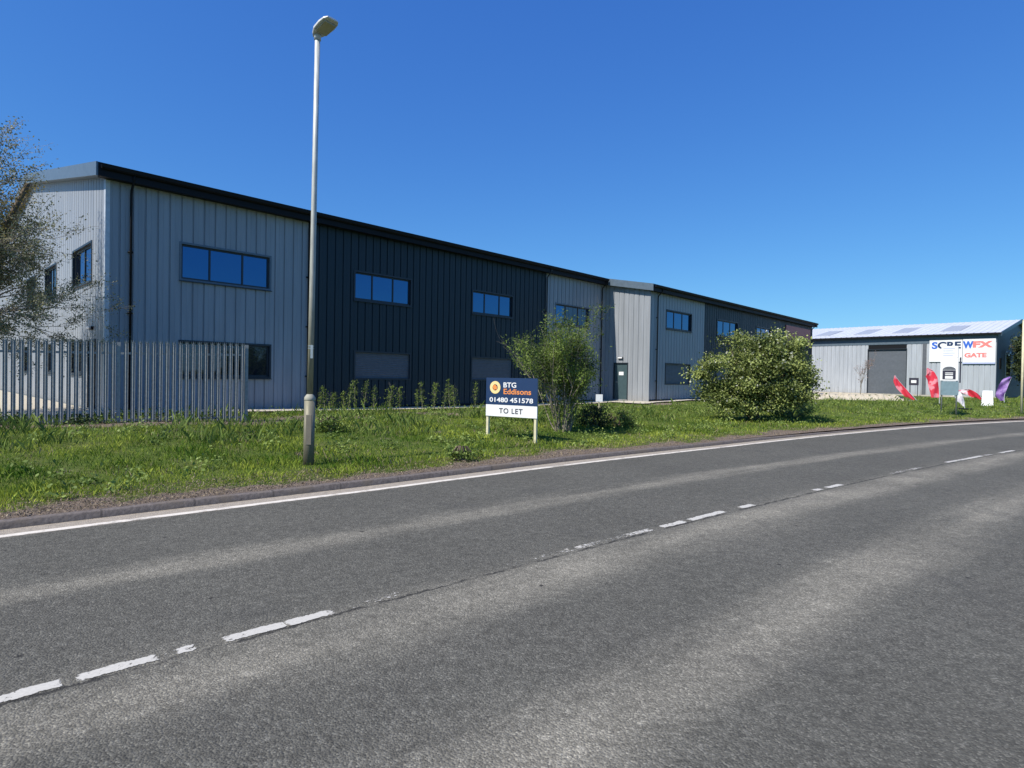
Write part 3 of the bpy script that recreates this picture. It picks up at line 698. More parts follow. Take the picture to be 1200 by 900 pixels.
M['red'] = flat('red_paint', (0.62, 0.03, 0.05)); M['sign_blue'] = flat('sign_blue', (0.03, 0.13, 0.55)); M['ink'] = flat('ink', (0.03, 0.03, 0.05)); M['pale_red'] = flat('pale_red', (0.80, 0.22, 0.20))
M['pale_blue'] = flat('pale_blue', (0.45, 0.50, 0.75)); M['post_cream'] = simple('post_cream', (0.62, 0.57, 0.38), 0.7, var=0.15, scale=8)
aL, zT = hit_front(1089.5, 398, off=0.1); aM, _ = hit_front(1128.3, 400, off=0.1); aR, zT2 = hit_front(1167, 398, off=0.1)
zB = hit_front(1148, 426, off=0.1)[1]; zB1 = hit_front(1108, 424, off=0.1)[1]; zT = hit_front(1128, 398, off=0.1)[1]
m = MB(); rf.box(m, aM+0.02, aL, 0.05, 0.1, zB1, zT); p1 = m.build('sign_board', M['white'], U2); tag(p1, 'white sign board with blue emblem and dark heading')
m = MB(); rf.box(m, aR, aM-0.02, 0.05, 0.1, zB, zT+0.04); p2 = m.build('sign_board', M['white'], U2); tag(p2, 'white sign board with blue W and red letters')
m = MB(); rf.box(m, aR, aM-0.02, 0.101, 0.13, zB-0.02, zB+0.12); m.build('blue_strip', M['pale_blue'], p2)
wB = aM-aR
put_text('lettering', 'W', rf, aM-wB*0.17, zT-0.48, 0.80, 0.66, 0.101, M['sign_blue'], p2, True, 0.06)
put_text('lettering', 'FX', rf, aM-wB*0.62, zT-0.46, 1.45, 0.58, 0.101, M['pale_red'], p2, True, 0.06)
put_text('lettering', 'GATE', rf, aM-wB*0.40, zT-1.42, 1.6, 0.42, 0.101, M['pale_red'], p2, True, 0.05)
wA = aL-aM
put_text('lettering', 'S', rf, aL-wA*0.16, zT-0.48, 0.46, 0.66, 0.101, M['sign_blue'], p1, True, 0.04)
put_text('lettering', 'CRE', rf, aL-wA*0.60, zT-0.48, wA*0.70, 0.66, 0.101, M['navy'], p1, True, 0.04)
# gable window (tall, pale rounded frame), and small vent
ga0, gz0 = hit_front(1180, 428, rg); ga1, gz1 = hit_front(1188, 403, rg)
m = MB(); rg.box(m, min(ga0, 3.6), min(ga1, 6.0), 0.002, 0.06, 2.28, 4.75); gwin = m.build('window', M['trim_light'], U2); bevel(gwin, 0.03)
m = MB(); rg.box(m, min(ga0, 3.6)+0.2, min(ga1, 6.0)-0.2, 0.061, 0.07, 2.48, 4.55); m.build('pane', M['glass_dark'], gwin)
m = MB(); rg.box(m, 1.0, 1.6, 0.002, 0.08, 3.05, 4.0); m.build('vent', M['black_trim'], U2)

# ------------------------------------------------------------------ street lamp
LB = (-3.392, 10.0); lz = 0.1
lamp = empty('street_lamp', (LB[0], LB[1], lz), 'tall grey tubular street lamp column with flat lantern, standing in the grass verge', 'street lamp')
tx = 0.053/6.33
def lp(z): return Vector((LB[0] + tx*(z-lz), LB[1], z))
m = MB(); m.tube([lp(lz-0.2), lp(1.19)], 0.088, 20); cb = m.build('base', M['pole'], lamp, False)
for p in cb.data.polygons: p.use_smooth = abs(p.normal.z) < 0.5
m = MB(); m.tube([lp(1.185), lp(1.20), lp(1.24), lp(1.275), lp(1.29)], [0.089, 0.093, 0.088, 0.062, 0.05], 20); m.build('collar', simple('collar_grey', (0.34, 0.33, 0.26), 0.7), lamp, True)
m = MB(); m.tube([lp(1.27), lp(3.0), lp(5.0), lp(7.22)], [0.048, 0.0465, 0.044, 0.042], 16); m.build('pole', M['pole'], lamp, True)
m = MB(); c = lp(0.7); m.obox(c + Vector((0.02, -0.0885, 0)), (0.045, 0, 0), (0, 0.006, 0), (0, 0, 0.25)); bevel(m.build('access_door', simple('hatch', (0.15, 0.135, 0.105), 0.8), cb), 0.004)
m = MB()
for z in (2.05, 2.09): m.tube([lp(z), lp(z+0.012)], 0.0505, 14)
c = lp(2.0); m.obox(c + Vector((0.03, -0.045, 0.0)), (0.02, 0, 0), (0, 0.006, 0), (0, 0, 0.11)); m.build('number_plate', M['steel'], lamp)
# lantern: seen from below, reaching towards the road
m = MB(); m.tube([lp(7.18), lp(7.30)], 0.056, 14); m.build('bracket', M['trim_light'], lamp, True)
ht = lp(7.40)
def lantern():
    L = Vector((0.55, -0.45, 0.15)).normalized()*0.86; Wd = Vector((0, 0, 1)).cross(L).normalized(); Up = L.normalized().cross(Wd)
    o = lp(7.27)
    m = MB(); prof = [(-0.10, 0.035, 0.03), (-0.04, 0.075, 0.06), (0.10, 0.13, 0.075), (0.30, 0.145, 0.07), (0.44, 0.135, 0.055), (0.52, 0.10, 0.03)]
    rings = []
    for (l, hw, h) in prof:
        rings.append([o + L*l + Wd*(hw*a) + Up*(h*b_) for a, b_ in ((-1, 0), (-0.97, 0.55), (-0.7, 0.9), (0, 1.0), (0.7, 0.9), (0.97, 0.55), (1, 0), (0.9, -0.12), (-0.9, -0.12))])
    n = 9; P = [p for r in rings for p in r]; fs = []
    for i in range(len(rings)-1):
        for k in range(n): fs.append((i*n+k, i*n+(k+1) % n, (i+1)*n+(k+1) % n, (i+1)*n+k))
    fs += [tuple(range(n))[::-1], tuple((len(rings)-1)*n+k for k in range(n))]
    m.add(P, [f[::-1] for f in fs]); body = m.build('lantern', simple('lantern_grey', (0.55, 0.56, 0.56), 0.45), lamp, False); bevel(body, 0.006)
    m = MB(); m.obox(o + L*0.27 - Up*0.022, L*0.17, Wd*0.105, Up*0.014); bevel(m.build('lens', simple('lens', (0.33, 0.31, 0.24), 0.25), body), 0.008)
    m = MB(); m.obox(o + L*0.24 + Up*0.082, L*0.03, Wd*0.03, Up*0.02); m.build('photocell', M['black_trim'], body)
lantern()

# ------------------------------------------------------------------ estate agent sign
A_ = Vector((-0.58, 14.50, 0)); B_2 = Vector((0.585, 13.75, 0)); sdir = (B_2-A_).normalized(); snr = Vector((sdir.y, -sdir.x, 0))
A_.z = gz(A_.x, A_.y); B_2.z = gz(B_2.x, B_2.y)
SG = empty('letting_sign', (A_+B_2)/2, 'estate agent board reading BTG Eddisons 01480 451578 TO LET on two cream posts', 'sign')
sf = Frame((A_.x, A_.y), (sdir.x, sdir.y), (snr.x, snr.y)); SW = (B_2-A_).length
def pz(px, py):   # height on the sign plane
    return hit_front(px, py, sf)
a0, zt = pz(570, 442.5); a1, zt1 = pz(630, 443.5); zt = (zt+zt1)/2; zm = (pz(571, 474.5)[1]+pz(629, 475.5)[1])/2; zb = (pz(571, 488)[1]+pz(629, 489.5)[1])/2
for a, gg in ((a0+0.03, A_.z), (a1-0.06, B_2.z)):
    m = MB(); sf.box(m, a-0.032, a+0.032, -0.085, -0.022, gg-0.3, zt-0.03); bevel(m.build('post', M['post_cream'], SG), 0.004)
m = MB(); sf.box(m, a0, a1, -0.02, 0.0, zm+0.002, zt); bd = m.build('upper_board', M['navy'], SG)
m = MB(); sf.box(m, a0, a1, -0.02, 0.0, zb, zm-0.002); bl = m.build('lower_board', M['white'], SG)
bw = a1-a0; bh = zt-zm
def ring(m, ca, cz, r0, r1, d0, d1, n=28):
    P = []; 
    for k in range(n):
        c_, s_ = math.cos(2*math.pi*k/n), math.sin(2*math.pi*k/n)
        for r in (r0, r1):
            for d in (d0, d1): P.append(sf.p(ca+c_*r, d, cz+s_*r))
    fs = []
    for k in range(n):
        a, b_ = k*4, ((k+1) % n)*4
        fs += [(a+1, a+3, b_+3, b_+1), (a+2, b_+2, b_+3, a+3), (a, a+1, b_+1, b_)]
    m.add(P, fs)
ec, ez_ = a0+bw*0.185, zt-bh*0.36; er = bh*0.235
m = MB(); ring(m, ec, ez_, er*0.5, er, 0.001, 0.006); em = m.build('emblem', M['cream_ring'], bd)
m = MB(); P = [(-0.5, 0.05), (-0.25, 0.42), (0.1, 0.4), (0.2, 0.18), (0.52, 0.1), (0.3, -0.05), (0.42, -0.35), (0.0, -0.3), (-0.25, -0.5), (-0.32, -0.15)]
m.add([sf.p(ec+x*er, 0.0075, ez_+y*er) for x, y in P] + [sf.p(ec+x*er, 0.002, ez_+y*er) for x, y in P], [tuple(range(10))[::-1]] + [(i, (i+1) % 10, 10+(i+1) % 10, 10+i) for i in range(10)])
m.build('emblem_centre', M['orange'], em)
put_text('lettering', 'BTG', sf, a0+bw*0.475, zt-bh*0.26, bw*0.25, bh*0.19, 0.001, M['white'], bd, bold=0.02)
put_text('lettering', 'Eddisons', sf, a0+bw*0.62, zt-bh*0.50, bw*0.53, bh*0.2, 0.001, M['orange'], bd, bold=0.015)
put_text('lettering', '01480 451578', sf, a0+bw*0.5, zt-bh*0.815, bw*0.85, bh*0.175, 0.001, M['white'], bd, bold=0.018)
put_text('lettering', 'TO LET', sf, a0+bw*0.5, (zm+zb)/2, bw*0.46, (zm-zb)*0.45, 0.001, M['ink'], bl, bold=0.015, spacing=1.15)

# ------------------------------------------------------------------ palisade fence
FP = Vector((-10.97, 12.8, 0)); FQ = Vector((-6.76, 15.24, 0)); fd = (FQ-FP).normalized(); fn = Vector((fd.y, -fd.x, 0))
FO = FP - fd*2.6
PF = empty('palisade_fence', (FP.x, FP.y, gz(FP.x, FP.y)), 'grey galvanised steel palisade fence in front of the gable end', 'fence')
ff = Frame((FO.x, FO.y), (fd.x, fd.y), (fn.x, fn.y)); LF = (FQ-FO).length
def fz(a): return float(np.interp(a, [0, LF], [0.40, 0.46]))
ftop = lambda a: float(np.interp(a, [0, 2.6, LF], [2.31, 2.31, 2.39]))
posts = [LF-0.02, LF-2.75, LF-5.5, 0.0]
for k in range(3):
    hi, lo = posts[k], posts[k+1]; m = MB(); a = hi-0.10
    while a > lo+0.06:
        zb_, zt_ = fz(a)-0.32, ftop(a)
        hw = 0.043; sec = [(-hw, 0.018), (-hw*0.55, 0.0), (-hw*0.3, 0.014), (0, 0.02), (hw*0.3, 0.014), (hw*0.55, 0.0), (hw, 0.018)]
        jj = random.uniform(-0.006, 0.006)
        for i in range(6):
            x0, d0 = sec[i]; x1, d1 = sec[i+1]
            for t_ in (0, 1):
                o_ = -0.0025*t_
                m.add([ff.p(a+x0, 0.03+d0+o_, zb_), ff.p(a+x1, 0.03+d1+o_, zb_), ff.p(a+x1, 0.03+d1+o_, zt_-0.07+jj), ff.p(a+x0, 0.03+d0+o_, zt_-0.07+jj)], [(0, 1, 2, 3) if not t_ else (3, 2, 1, 0)])
        # triple-pointed head, splayed outwards
        for (x0, x1, xp) in ((-hw, -hw*0.3, -hw*1.05), (-hw*0.3, hw*0.3, 0), (hw*0.3, hw, hw*1.05)):
            p = [ff.p(a+x0, 0.046, zt_-0.075+jj), ff.p(a+x1, 0.046, zt_-0.075+jj), ff.p(a+xp, 0.046+(0.03 if xp else 0.0), zt_+jj)]
            m.add(p + [q_ - fn*0.003 for q_ in p], [(0, 1, 2), (5, 4, 3), (0, 3, 4, 1), (1, 4, 5, 2), (2, 5, 3, 0)])
        a -= 0.138
    m.build('pale_panel', M['galv'], PF)
    for up in ('top', 'bottom'):
        m = MB(); za, zb2 = ((ftop(lo)-0.32, ftop(hi)-0.32) if up == 'top' else (fz(lo)+0.03, fz(hi)+0.03))
        for (d0, d1, h0, h1) in ((0.022, 0.028, -0.025, 0.025), (-0.022, 0.0215, 0.019, 0.025)):
            P = [ff.p(a_, d, z+h) for a_, z in ((lo+0.04, za), (hi-0.04, zb2)) for d in (d0, d1) for h in (h0, h1)]
            m.add(P, [(0, 1, 3, 2), (4, 6, 7, 5), (0, 4, 5, 1), (2, 3, 7, 6), (0, 2, 6, 4), (1, 5, 7, 3)])
        m.build('rail', M['galv'], PF)
for a in posts:
    m = MB(); z0, z1 = fz(a)-0.35, ftop(a)-0.06
    ff.box(m, a-0.038, a+0.038, 0.012, 0.018, z0, z1); ff.box(m, a-0.003, a+0.003, -0.072, 0.0115, z0, z1); ff.box(m, a-0.038, a+0.038, -0.079, -0.073, z0, z1)
    m.build('post', M['galv'], PF)

# ------------------------------------------------------------------ vegetation
LEAF = {}
LEAF['willow'] = leaf_mat('leaf_willow', (0.035, 0.065, 0.012), (0.22, 0.30, 0.06), 0.3)
LEAF['haw'] = leaf_mat('leaf_hawthorn', (0.035, 0.06, 0.010), (0.40, 0.46, 0.14), 0.22)
LEAF['haw_flower'] = leaf_mat('hawthorn_blossom', (0.32, 0.34, 0.22), (0.6, 0.6, 0.48), 0.2)
LEAF['birch'] = leaf_mat('leaf_sparse', (0.075, 0.09, 0.035), (0.40, 0.39, 0.22), 0.25)
LEAF['gold'] = leaf_mat('leaf_golden', (0.16, 0.12, 0.02), (0.34, 0.25, 0.06), 0.3)
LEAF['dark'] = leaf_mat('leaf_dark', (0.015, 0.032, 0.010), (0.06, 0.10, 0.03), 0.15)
LEAF['grass'] = leaf_mat('grass_blade', (0.06, 0.135, 0.010), (0.46, 0.52, 0.08), 0.3, 0.5)
LEAF['dry'] = leaf_mat('dry_stalk', (0.16, 0.12, 0.08), (0.44, 0.36, 0.23), 0.2)
LEAF['weed'] = leaf_mat('weed_leaf', (0.06, 0.11, 0.018), (0.28, 0.36, 0.09), 0.25)
LEAF['far'] = leaf_mat('leaf_far', (0.03, 0.045, 0.02), (0.09, 0.12, 0.045), 0.1)
def leaves(name, C, size, mat, parent=None, aspect=0.55, up=0.3, tone=None, loc=None, droop=0.0):
    """one bent quad-pair per leaf -> single quads here; C (n,3)"""
    n = len(C); a = rng.normal(size=(n, 3)); a[:, 2] -= droop; a /= np.linalg.norm(a, axis=1)[:, None]
    nn = rng.normal(size=(n, 3)); nn[:, 2] += up*2; b_ = np.cross(nn, a); b_ /= np.linalg.norm(b_, axis=1)[:, None]+1e-9
    sz = size*rng.uniform(0.6, 1.3, n)[:, None]
    p0 = C - a*sz*0.5; p1 = C + b_*sz*aspect*0.5 - a*sz*0.05; p2 = C + a*sz*0.5; p3 = C - b_*sz*aspect*0.5 - a*sz*0.05
    V = np.stack([p0, p1, p2, p3], 1).reshape(-1, 3); Fc = np.arange(4*n).reshape(-1, 4)
    if tone is None: tone = rng.random(n)
    return np_mesh(name, V, Fc, mat, parent, tone, loc)
def branch(m, tips, p, d, L, r, depth, maxd, spread=0.6, grav=0.0, wob=0.15, kids=(2, 4), shrink=0.68, minr=0.003):
    n = 5; pts = [Vector(p)]; dd = Vector(d).normalized(); rs = [r]
    for i in range(n):
        dd = (dd + Vector((random.gauss(0, wob), random.gauss(0, wob), random.gauss(0, wob)+grav))).normalized()
        pts.append(pts[-1] + dd*L/n); rs.append(max(minr, r*(1-0.55*(i+1)/n)))
    m.tube(pts, rs, 7 if depth == 0 else (5 if depth < maxd-1 else 3), cap=False)
    if depth >= maxd-1:
        for q_ in pts[1:]: tips.append(tuple(q_))
    if depth < maxd:
        k = random.randint(*kids)
        for j in range(k):
            i = random.randint(2, n) if j else n
            ax = Vector((random.gauss(0, 1), random.gauss(0, 1), random.gauss(0, 0.6)))
            nd = (dd + ax.normalized()*spread*random.uniform(0.6, 1.3)).normalized()
            branch(m, tips, pts[i], nd, L*shrink*random.uniform(0.7, 1.15), rs[i]*0.75, depth+1, maxd, spread, grav, wob, kids, shrink, minr)

# --- sparse tree left of the gable
def left_tree():
    x, y = -15.35, 14.6; z = gz(x, y)
    T = empty('sparse_tree', (x, y, z), 'sparsely leaved spring tree at the left edge, behind the palisade fence', 'tree')
    m = MB(); tips = []
    m.tube([(x, y, z-0.2), (x+0.05, y, z+1.2), (x+0.12, y+0.05, z+2.3)], [0.26, 0.21, 0.18], 12, cap=False)
    o = Vector((x+0.12, y+0.05, z+2.25))
    random.seed(21)
    for d, L, r in (((0.3, 0.1, 1.3), 3.0, 0.12), ((0.75, 0.0, 1.2), 2.7, 0.09), ((0.15, 0.1, 1), 2.7, 0.12), ((0.55, -0.2, 1), 2.2, 0.10), ((-0.5, 0.3, 1), 2.1, 0.11), ((1.0, 0.2, 0.9), 2.3, 0.08), ((-0.8, -0.3, 0.7), 1.9, 0.08),
                    ((0.9, 0.1, 0.02), 1.6, 0.06), ((0.7, -0.3, -0.1), 1.5, 0.05), ((0.8, 0.4, -0.05), 1.6, 0.05), ((1.0, -0.2, 0.35), 1.95, 0.07), ((1.1, 0.35, 0.45), 2.0, 0.07), ((0.1, 0.8, 0.8), 1.9, 0.08), ((0.3, -0.8, 0.7), 1.8, 0.08), ((0.6, 0.1, 1.25), 2.3, .09)):
        branch(m, tips, o, d, L, r, 0, 4, 0.62, 0.03, 0.12, (3, 5), 0.68, 0.0035)
    m.build('trunk', M['bark_pale'], T, True)
    C = np.array(tips); idx = rng.integers(0, len(C), 70000); C = C[idx] + rng.normal(size=(70000, 3))*0.075
    leaves('crown', C, 0.06, LEAF['birch'], T)
    # ivy-like golden leaf sleeve on the leaning limb
    m = MB(); path = [Vector((-14.9, 14.65, 2.7)), Vector((-13.6, 14.8, 3.95)), Vector((-12.75, 14.9, 5.0)), Vector((-12.15, 14.95, 6.25))]
    m.tube([o] + path, [0.15, 0.12, 0.09, 0.07, 0.05], 9); m.build('limb', M['bark'], T, True)
    cs = []
    for i in range(3):
        for _ in range(900):
            u = random.random(); p = path[i].lerp(path[i+1], u); rr_ = 0.10+0.10*((i+u)/3)**2
            cs.append((p.x+random.gauss(0, rr_), p.y+random.gauss(0, rr_), p.z+random.gauss(0, rr_)))
    leaves('ivy', np.array(cs), 0.06, LEAF['gold'], T)
left_tree()

# --- small multi-stemmed willow behind the sign
def shrub_tree():
    x, y = 1.42, 16.4; z = gz(x, y); random.seed(5)
    T = empty('willow_shrub', (x, y, z), 'small multi stemmed light green willow shrub behind the letting sign', 'shrub')
    m = MB(); tips = []
    for k in range(24):
        a = random.uniform(0, 2*math.pi); r = random.uniform(0.0, 0.62)
        p = Vector((x+math.cos(a)*0.18, y+math.sin(a)*0.18, z-0.05)); 
        branch(m, tips, p, (math.cos(a)*r, math.sin(a)*r, 1), random.uniform(0.9, 1.85), 0.02, 0, 3, 0.40, 0.05, 0.10, (3, 4), 0.62, 0.002)
    pass
    m.build('trunk', M['bark_pale'], T, True)
    C = np.array(tips); C = np.r_[C, np.c_[rng.normal(x+0.05, 0.36, 1300), rng.normal(y, 0.33, 1300), rng.uniform(z+0.3, z+2.3, 1300)]]; C = C[(C[:, 2] > z+0.3)]; idx = rng.integers(0, len(C), 26000)
    C = C[idx] + rng.normal(size=(26000, 3))*np.array([0.07, 0.07, 0.06])
    keep = (C[:, 2] < z+3.45)*(np.abs(C[:, 0]-x) < 1.75); C = C[keep]
    tone = np.clip(0.5+0.5*nz(C[:, 0]*2, C[:, 2]*2, 1.5)+rng.normal(0, 0.22, len(C)), 0, 1)
    leaves('crown', C, 0.07, LEAF['willow'], T, aspect=0.38, tone=tone)
shrub_tree()

def clump_bush(name, x, y, lobes, n, size, mat, label, cat, k=140, flowers=0, csig=0.13, group=None, seed=1, stems=6, aspect=0.6, hz=None):
    """lobes: (dx,dy,dz,rx,ry,rz) ellipsoids relative to the base"""
    rs = np.random.default_rng(seed); random.seed(seed); z = gz(x, y) if hz is None else hz
    T = empty(name, (x, y, z), label, cat, group); m = MB()
    vol = np.array([l[3]*l[4]*l[5] for l in lobes]); vol = vol/vol.sum()
    cc = []
    for _ in range(k):
        l = lobes[rs.choice(len(lobes), p=vol)]; v = rs.normal(size=3); v /= np.linalg.norm(v); r = rs.uniform(0.45, 1.0)**0.5
        cc.append([x+l[0]+v[0]*l[3]*r, y+l[1]+v[1]*l[4]*r, max(z+0.12, z+l[2]+v[2]*l[5]*r)])
    cc = np.array(cc)
    for _ in range(stems):
        c = cc[rs.integers(0, k)]; a = rs.uniform(0, 6.28); p = Vector((x+0.12*math.cos(a), y+0.12*math.sin(a), z-0.05))
        q_ = Vector(c); mid = p.lerp(q_, 0.5)+Vector((0, 0, 0.12*(q_-p).length)); m.tube([p, mid, q_], [0.035, 0.022, 0.008], 6, cap=False)
    for c in cc[:60]:
        q_ = Vector(c); c0 = Vector((x, y, z+0.4)).lerp(q_, 0.45); m.tube([c0, q_, q_+(q_-c0)*0.15], [0.012, 0.006, 0.002], 4, cap=False)
    m.build('stems', M['bark'], T, True)
    ci = rs.integers(0, k, n); sg = csig*rs.uniform(0.6, 1.5, k); tn = rs.uniform(0.05, 0.95, k)
    C = cc[ci] + rs.normal(size=(n, 3))*sg[ci][:, None]*np.array([1.25, 1.25, 0.8]); ok = C[:, 2] > z+0.02; C = C[ok]; ci = ci[ok]
    tone = np.clip(tn[ci]*0.85+0.05+rs.normal(0, 0.17, len(C)), 0, 1)
    leaves('crown', C, size, mat, T, aspect=aspect, tone=tone, up=0.45)
    if flowers:
        fi = rs.integers(0, len(C), flowers); P = C[fi] + rs.normal(size=(flowers, 3))*0.03 + np.array([-0.02, -0.03, 0.05])
        leaves('blossom', P, size*0.8, LEAF['haw_flower'], T, aspect=0.9, up=0.6)
    return T
clump_bush('hawthorn_bush', 9.15, 22.6, [(-1.25, -0.1, 1.75, 0.9, 0.9, 0.75), (0.5, 0, 1.8, 1.4, 1.3, 1.3), (1.25, 0.1, 1.5, 0.85, 1.1, 1.25), (-0.4, -0.2, 0.9, 1.3, 1.1, 0.75), (-0.1, 0, 2.75, 0.95, 0.9, 0.6), (1.05, 0, 2.85, 0.9, 0.8, 0.55), (-1.3, 0, 0.95, 0.75, 0.8, 0.5), (0.5, -0.3, 3.15, 0.5, 0.5, 0.3)],
           60000, 0.095, LEAF['haw'], 'large rounded hawthorn bush with pale blossom in front of the far wing', 'bush', k=210, flowers=2400, csig=0.15, seed=3, stems=12)
clump_bush('dark_shrub', 2.5, 17.9, [(0, 0, 0.3, 0.55, 0.4, 0.34)], 3500, 0.05, LEAF['dark'], 'low dark green shrub just right of the willow shrub', 'shrub', k=50, csig=0.07, seed=8, stems=4)
clump_bush('low_shrub', 3.35, 18.6, [(0, 0, 0.22, 0.6, 0.4, 0.26)], 2600, 0.05, LEAF['weed'], 'low pale weedy shrub right of the dark low shrub', 'shrub', k=40, csig=0.07, seed=9, stems=4)
clump_bush('verge_shrub', -4.3, 13.9, [(0, 0, 0.22, 0.32, 0.3, 0.26)], 1500, 0.05, LEAF['weed'], 'knee high weedy shrub left of the lamp column', 'shrub', k=24, csig=0.06, seed=12, stems=3)
clump_bush('tuft_shrub', -0.9, 10.9, [(0, 0, 0.08, 0.22, 0.12, 0.10)], 900, 0.045, LEAF['weed'], 'small leafy tuft near the kerb below the letting sign', 'plant', k=16, csig=0.04, seed=13, stems=2)
clump_bush('wall_shrub', 11.6, 24.6, [(0, 0, 0.35, 0.9, 0.6, 0.4)], 4200, 0.06, LEAF['weed'], 'low pale green shrub at the right foot of the hawthorn bush', 'shrub', k=60, csig=0.1, seed=14, stems=4)

# --- saplings in front of the dark wall
labs = ['leftmost spindly sapling, right beside the lamp column', 'short sapling, second to the right of the lamp column', 'bushy low sapling, third to the right of the lamp column', 'thin sapling below the left edge of the left closed shutter',
        'thin bent sapling under the left shutter, first of a close pair', 'forked sapling under the left shutter, second of a close pair', 'slim sapling with a dense top under the left shutter', 'grey stemmed straight sapling under the middle of the left shutter',
        'widest leafy green sapling, below the right half of the left shutter', 'thin sapling just right of the left shutter', 'faint bare sapling in front of the blank dark wall between the shutters', 'small leaning sapling midway between the two shutters',
        'bright leafy sapling left of the letting sign shutter', 'slender dark sapling, third to the left of the letting sign', 'sapling with spreading top, second to the left of the letting sign', 'small twiggy sapling below the left edge of the right shutter', 'single pale sapling nearest the left edge of the letting sign']
pxs = [376, 382, 390, 403, 408, 417, 426, 438, 456, 469, 490, 496, 509, 520, 534, 528, 557]; tops = [455, 451, 457, 462, 452, 447, 446, 448, 446, 450, 458, 449, 446, 449, 448, 446, 449]; wds = [.1, .13, .22, .12, .12, .14, .13, .14, .24, .12, .1, .14, .17, .12, .2, .12, .13]
order = sorted(range(17), key=lambda i: pxs[i])
for n_, i in enumerate(order):
    px, tp, wd = pxs[i], tops[i], wds[i]
    dd_ = 1.75 + 0.25*math.sin(i*2.1); fr = Frame(FC + dd_*np.array([NX, NY]), (UX, UY), (NX, NY)); s, ztp = hit_front(px, tp, fr); P = fr.p(s, 0, 0); z = gz(P.x, P.y)
    T = empty('sapling', (P.x, P.y, z), labs[n_], 'sapling', 'saplings planted along the dark wall'); random.seed(100+i)
    m = MB(); h = ztp-z; h *= random.uniform(0.8, 1.08); lean = random.uniform(-0.17, 0.17); pts = [(P.x, P.y, z-0.03), (P.x+lean*0.6, P.y, z+h*0.5), (P.x+lean, P.y+0.02, z+h*0.97)]
    m.tube(pts, [0.014, 0.010, 0.004], 5, cap=False)
    for _ in range(9):
        u = random.uniform(0.25, 0.95); a = random.uniform(0, 6.28); p = Vector((P.x+lean*u, P.y, z+h*u)); L = wd*1.3*(1.15-u*0.6); m.tube([p, p+Vector((math.cos(a)*L, math.sin(a)*L, L*1.1))], [0.005, 0.002], 3, cap=False)
    m.build('trunk', M['bark_pale'], T, True)
    n = int(110+wd*1000); u = rng.uniform(0.12, 1.0, n)**0.8; r = wd*(0.35+0.65*np.sin(np.clip(u, 0, 1)*2.9))*(1+0.45*np.sin(u*23+i))
    C = np.c_[P.x+lean*u+rng.normal(size=n)*r*0.5, P.y+rng.normal(size=n)*r*0.5, z+h*u+rng.normal(size=n)*0.03]
    ct = rng.uniform(0.2, 0.8, 8)[(u*7.9).astype(int)]
    leaves('crown', C, 0.055, LEAF['willow'], T, tone=np.clip(ct+0.1+rng.normal(0, 0.2, n), 0, 1))

# --- trees and hedges further off
def far_tree(x, y, h, wd, label, seed, name='far_tree', cat='tree', n=9000, sz=0.28, mat='far', group=None):
    rs = np.random.default_rng(seed); random.seed(seed); z = 0.3
    T = empty(name, (x, y, z), label, cat, group); m = MB(); tips = []
    branch(m, tips, (x, y, z-0.2), (0, 0, 1), h*0.5, h*0.03, 0, 3, 0.7, 0.03, 0.08, (3, 5), 0.62, 0.02)
    m.build('trunk', M['bark'], T, True); k = 70
    v = rs.normal(size=(k, 3)); v /= np.linalg.norm(v, axis=1)[:, None]; v *= rs.uniform(0.3, 1, k)[:, None]**0.5
    cc = np.array([x, y, z+h*0.6]) + v*np.array([wd/2, wd/2, h*0.42]); ci = rs.integers(0, k, n)
    C = cc[ci] + rs.normal(size=(n, 3))*wd*0.075; C = C[C[:, 2] > z]; 
    leaves('crown', C, sz, LEAF[mat], T, aspect=0.8)
far_tree(66, 67, 8.5, 7.0, 'dark leafy tree behind the gable end of the trade unit at the right edge', 31)
far_tree(46.6, 53.2, 6.4, 3.2, 'small dense green tree against the dark gable end at the right edge', 36, n=9000, sz=0.16)
far_tree(75, 62, 7.0, 8.0, 'broad green tree at the far right beyond the yard', 32)
far_tree(-42, 40, 7.0, 7.0, 'rounded tree far left beyond the gravel yard', 33)
far_tree(-52, 44, 8.0, 8.0, 'taller tree far left beyond the gravel yard', 34)
far_tree(-36, 52, 6.5, 6.5, 'lower tree beyond the back corner of the long building', 35)
mb = MB(); C = []
for i in range(26000):
    a = random.uniform(math.radians(-20), math.radians(200)); R = random.gauss(230, 6)
    C.append((R*math.cos(a), R*math.sin(a), random.uniform(0, 1)**0.8*(4.2+2.2*math.sin(a*40)+1.2*math.sin(a*97))))
leaves('distant_tree_line', np.array(C), 2.6, LEAF['far'], aspect=0.9)
tag(bpy.data.objects['distant_tree_line'], 'distant line of trees closing the horizon', 'woodland', kind='stuff')

